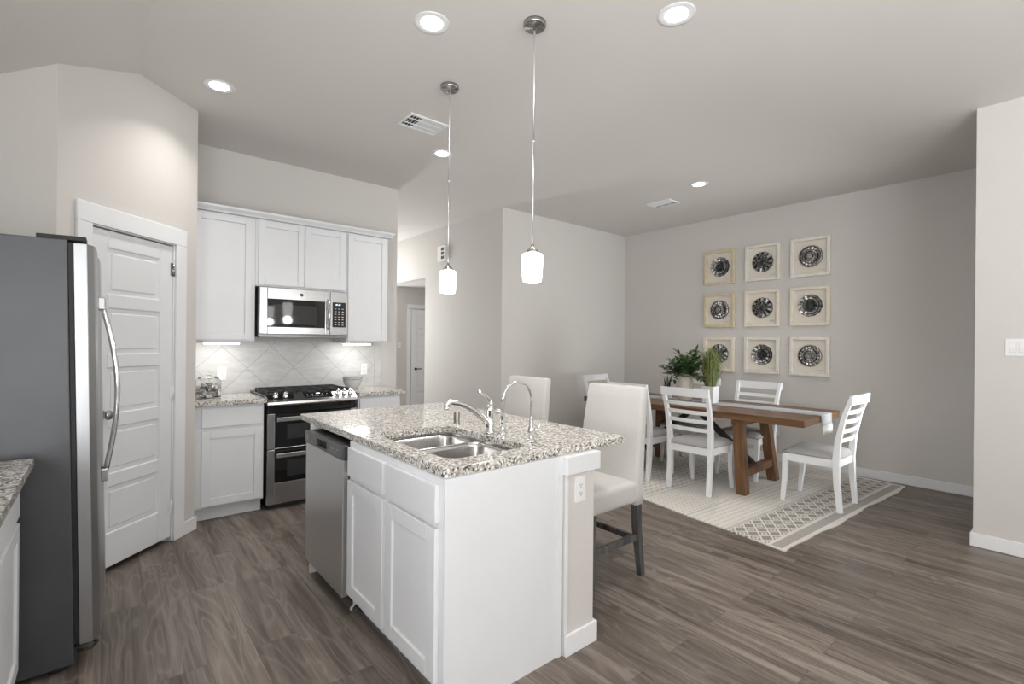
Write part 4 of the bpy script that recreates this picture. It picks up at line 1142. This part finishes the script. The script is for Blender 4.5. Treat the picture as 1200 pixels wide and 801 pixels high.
# ================================================================== WALL ART
def medallion(m, kind, R0):
    """round embossed plate; local: disc in x-z plane, toward -y"""
    prof_sets = [
        [(0, .030), (.22, .032), (.27, .020), (.40, .018), (.46, .028), (.60, .024), (.66, .012), (.82, .014), (.88, .024), (.97, .016), (1.0, .004)],
        [(0, .014), (.18, .018), (.24, .030), (.33, .030), (.38, .016), (.55, .012), (.62, .026), (.95, .014), (1.0, .004)],
        [(0, .012), (.30, .010), (.42, .016), (.50, .030), (.58, .022), (.74, .026), (.80, .014), (.94, .020), (1.0, .004)]]
    prof = prof_sets[kind % 3]; seg = 64; nf = (16, 22, 12)[kind % 3]
    t = bmesh.new(); rings = []
    for r_, h_ in prof:
        if r_ == 0: rings.append([t.verts.new((0, -h_, 0))]); continue
        ring_ = []
        for i in range(seg):
            a = 2 * PI * i / seg
            hh = h_ + (.005 * math.sin(nf * a + r_ * 7 * (kind % 2)) if .3 < r_ < .97 else 0); rad = R0 * r_ * (1 + (.018 * math.cos(nf * a) if r_ > .95 else 0))
            ring_.append(t.verts.new((rad * math.cos(a), -hh, rad * math.sin(a))))
        rings.append(ring_)
    rings.append([t.verts.new((R0 * .98 * math.cos(2 * PI * i / seg), 0, R0 * .98 * math.sin(2 * PI * i / seg))) for i in range(seg)])
    fmi = []
    for ri, (A, B) in enumerate(zip(rings, rings[1:])):
        for i in range(seg):
            j = (i + 1) % seg
            f = t.faces.new((A[0], B[i], B[j])) if len(A) == 1 else t.faces.new((A[i], B[i], B[j], A[j]))
            blk = ((i * nf // seg) + ri) % 2 if kind % 3 == 1 else ri % 2
            f.material_index = 1 if (blk and ri < len(rings) - 2) or ri == 0 and kind % 3 != 0 else 0; fmi.append(f.material_index)
    bmesh.ops.recalc_face_normals(t, faces=t.faces)
    vs = list(t.verts); t.verts.index_update()
    for f in t.faces:
        m.use('medal_dark' if f.material_index else 'medal'); m.faces([v.co.copy() for v in f.verts], [tuple(range(len(f.verts)))], False)
    t.free()
def art(label, y, z, kind, fm, rotz):
    t = thing('framed_medallion', label, 'wall art', (XR_DIN - .001, y, z), -R(90), 'framed pewter plates on the dining wall')
    w, h, fw_, d = .412, .448, .034, .046
    m = MB(); x, zz = w / 2, h / 2
    m.box(-x, -x + fw_, -d, 0, -zz, zz); m.box(x - fw_, x, -d, 0, -zz, zz); m.box(-x + fw_, x - fw_, -d, 0, zz - fw_, zz); m.box(-x + fw_, x - fw_, -d, 0, -zz, -zz + fw_)
    m.build('frame', fm, t, bevel=.003)
    MB().box(-x + fw_ + .0005, x - fw_ - .0005, -.012, -.001, -zz + fw_ + .0005, zz - fw_ - .0005).build('mat_board', 'mat', t)
    m = MB(); medallion(m, kind, .127); o = m.build('medallion', None, t, (0, -.0125, .008)); o.rotation_euler = (0, rotz, 0)
    m = MB(); x0 = x - fw_ - .095; pts = [(x0 + .008 * i, -.0126, -zz + fw_ + .036 + .0035 * math.sin(i * 2.1)) for i in range(9)]
    m.tube(pts, .0010, 5); m.build('signature', 'slot', t)
rown = ['top', 'middle', 'bottom']; coln = ['left', 'centre', 'right']
fmat = [['frame_gold', 'frame_silver', 'frame_silver'], ['frame_gold', 'frame_cream', 'frame_cream'], ['frame_cream', 'frame_silver', 'frame_silver']]
look = [['narrow gold frame', 'silver frame', 'silver frame'], ['gold frame', 'cream frame', 'cream frame'], ['cream frame', 'silver frame', 'silver frame']]
kinds = [[2, 1, 0], [0, 1, 2], [1, 2, 0]]
for i, z in enumerate((2.430, 1.862, 1.280)):
    for j, y in enumerate((3.158, 2.612, 2.078)):
        art('pewter plate in a %s, %s row, %s column of the wall grid' % (look[i][j].replace('narrow ', ''), rown[i], coln[j]), y, z, kinds[i][j], fmat[i][j], .3 * i + .7 * j)
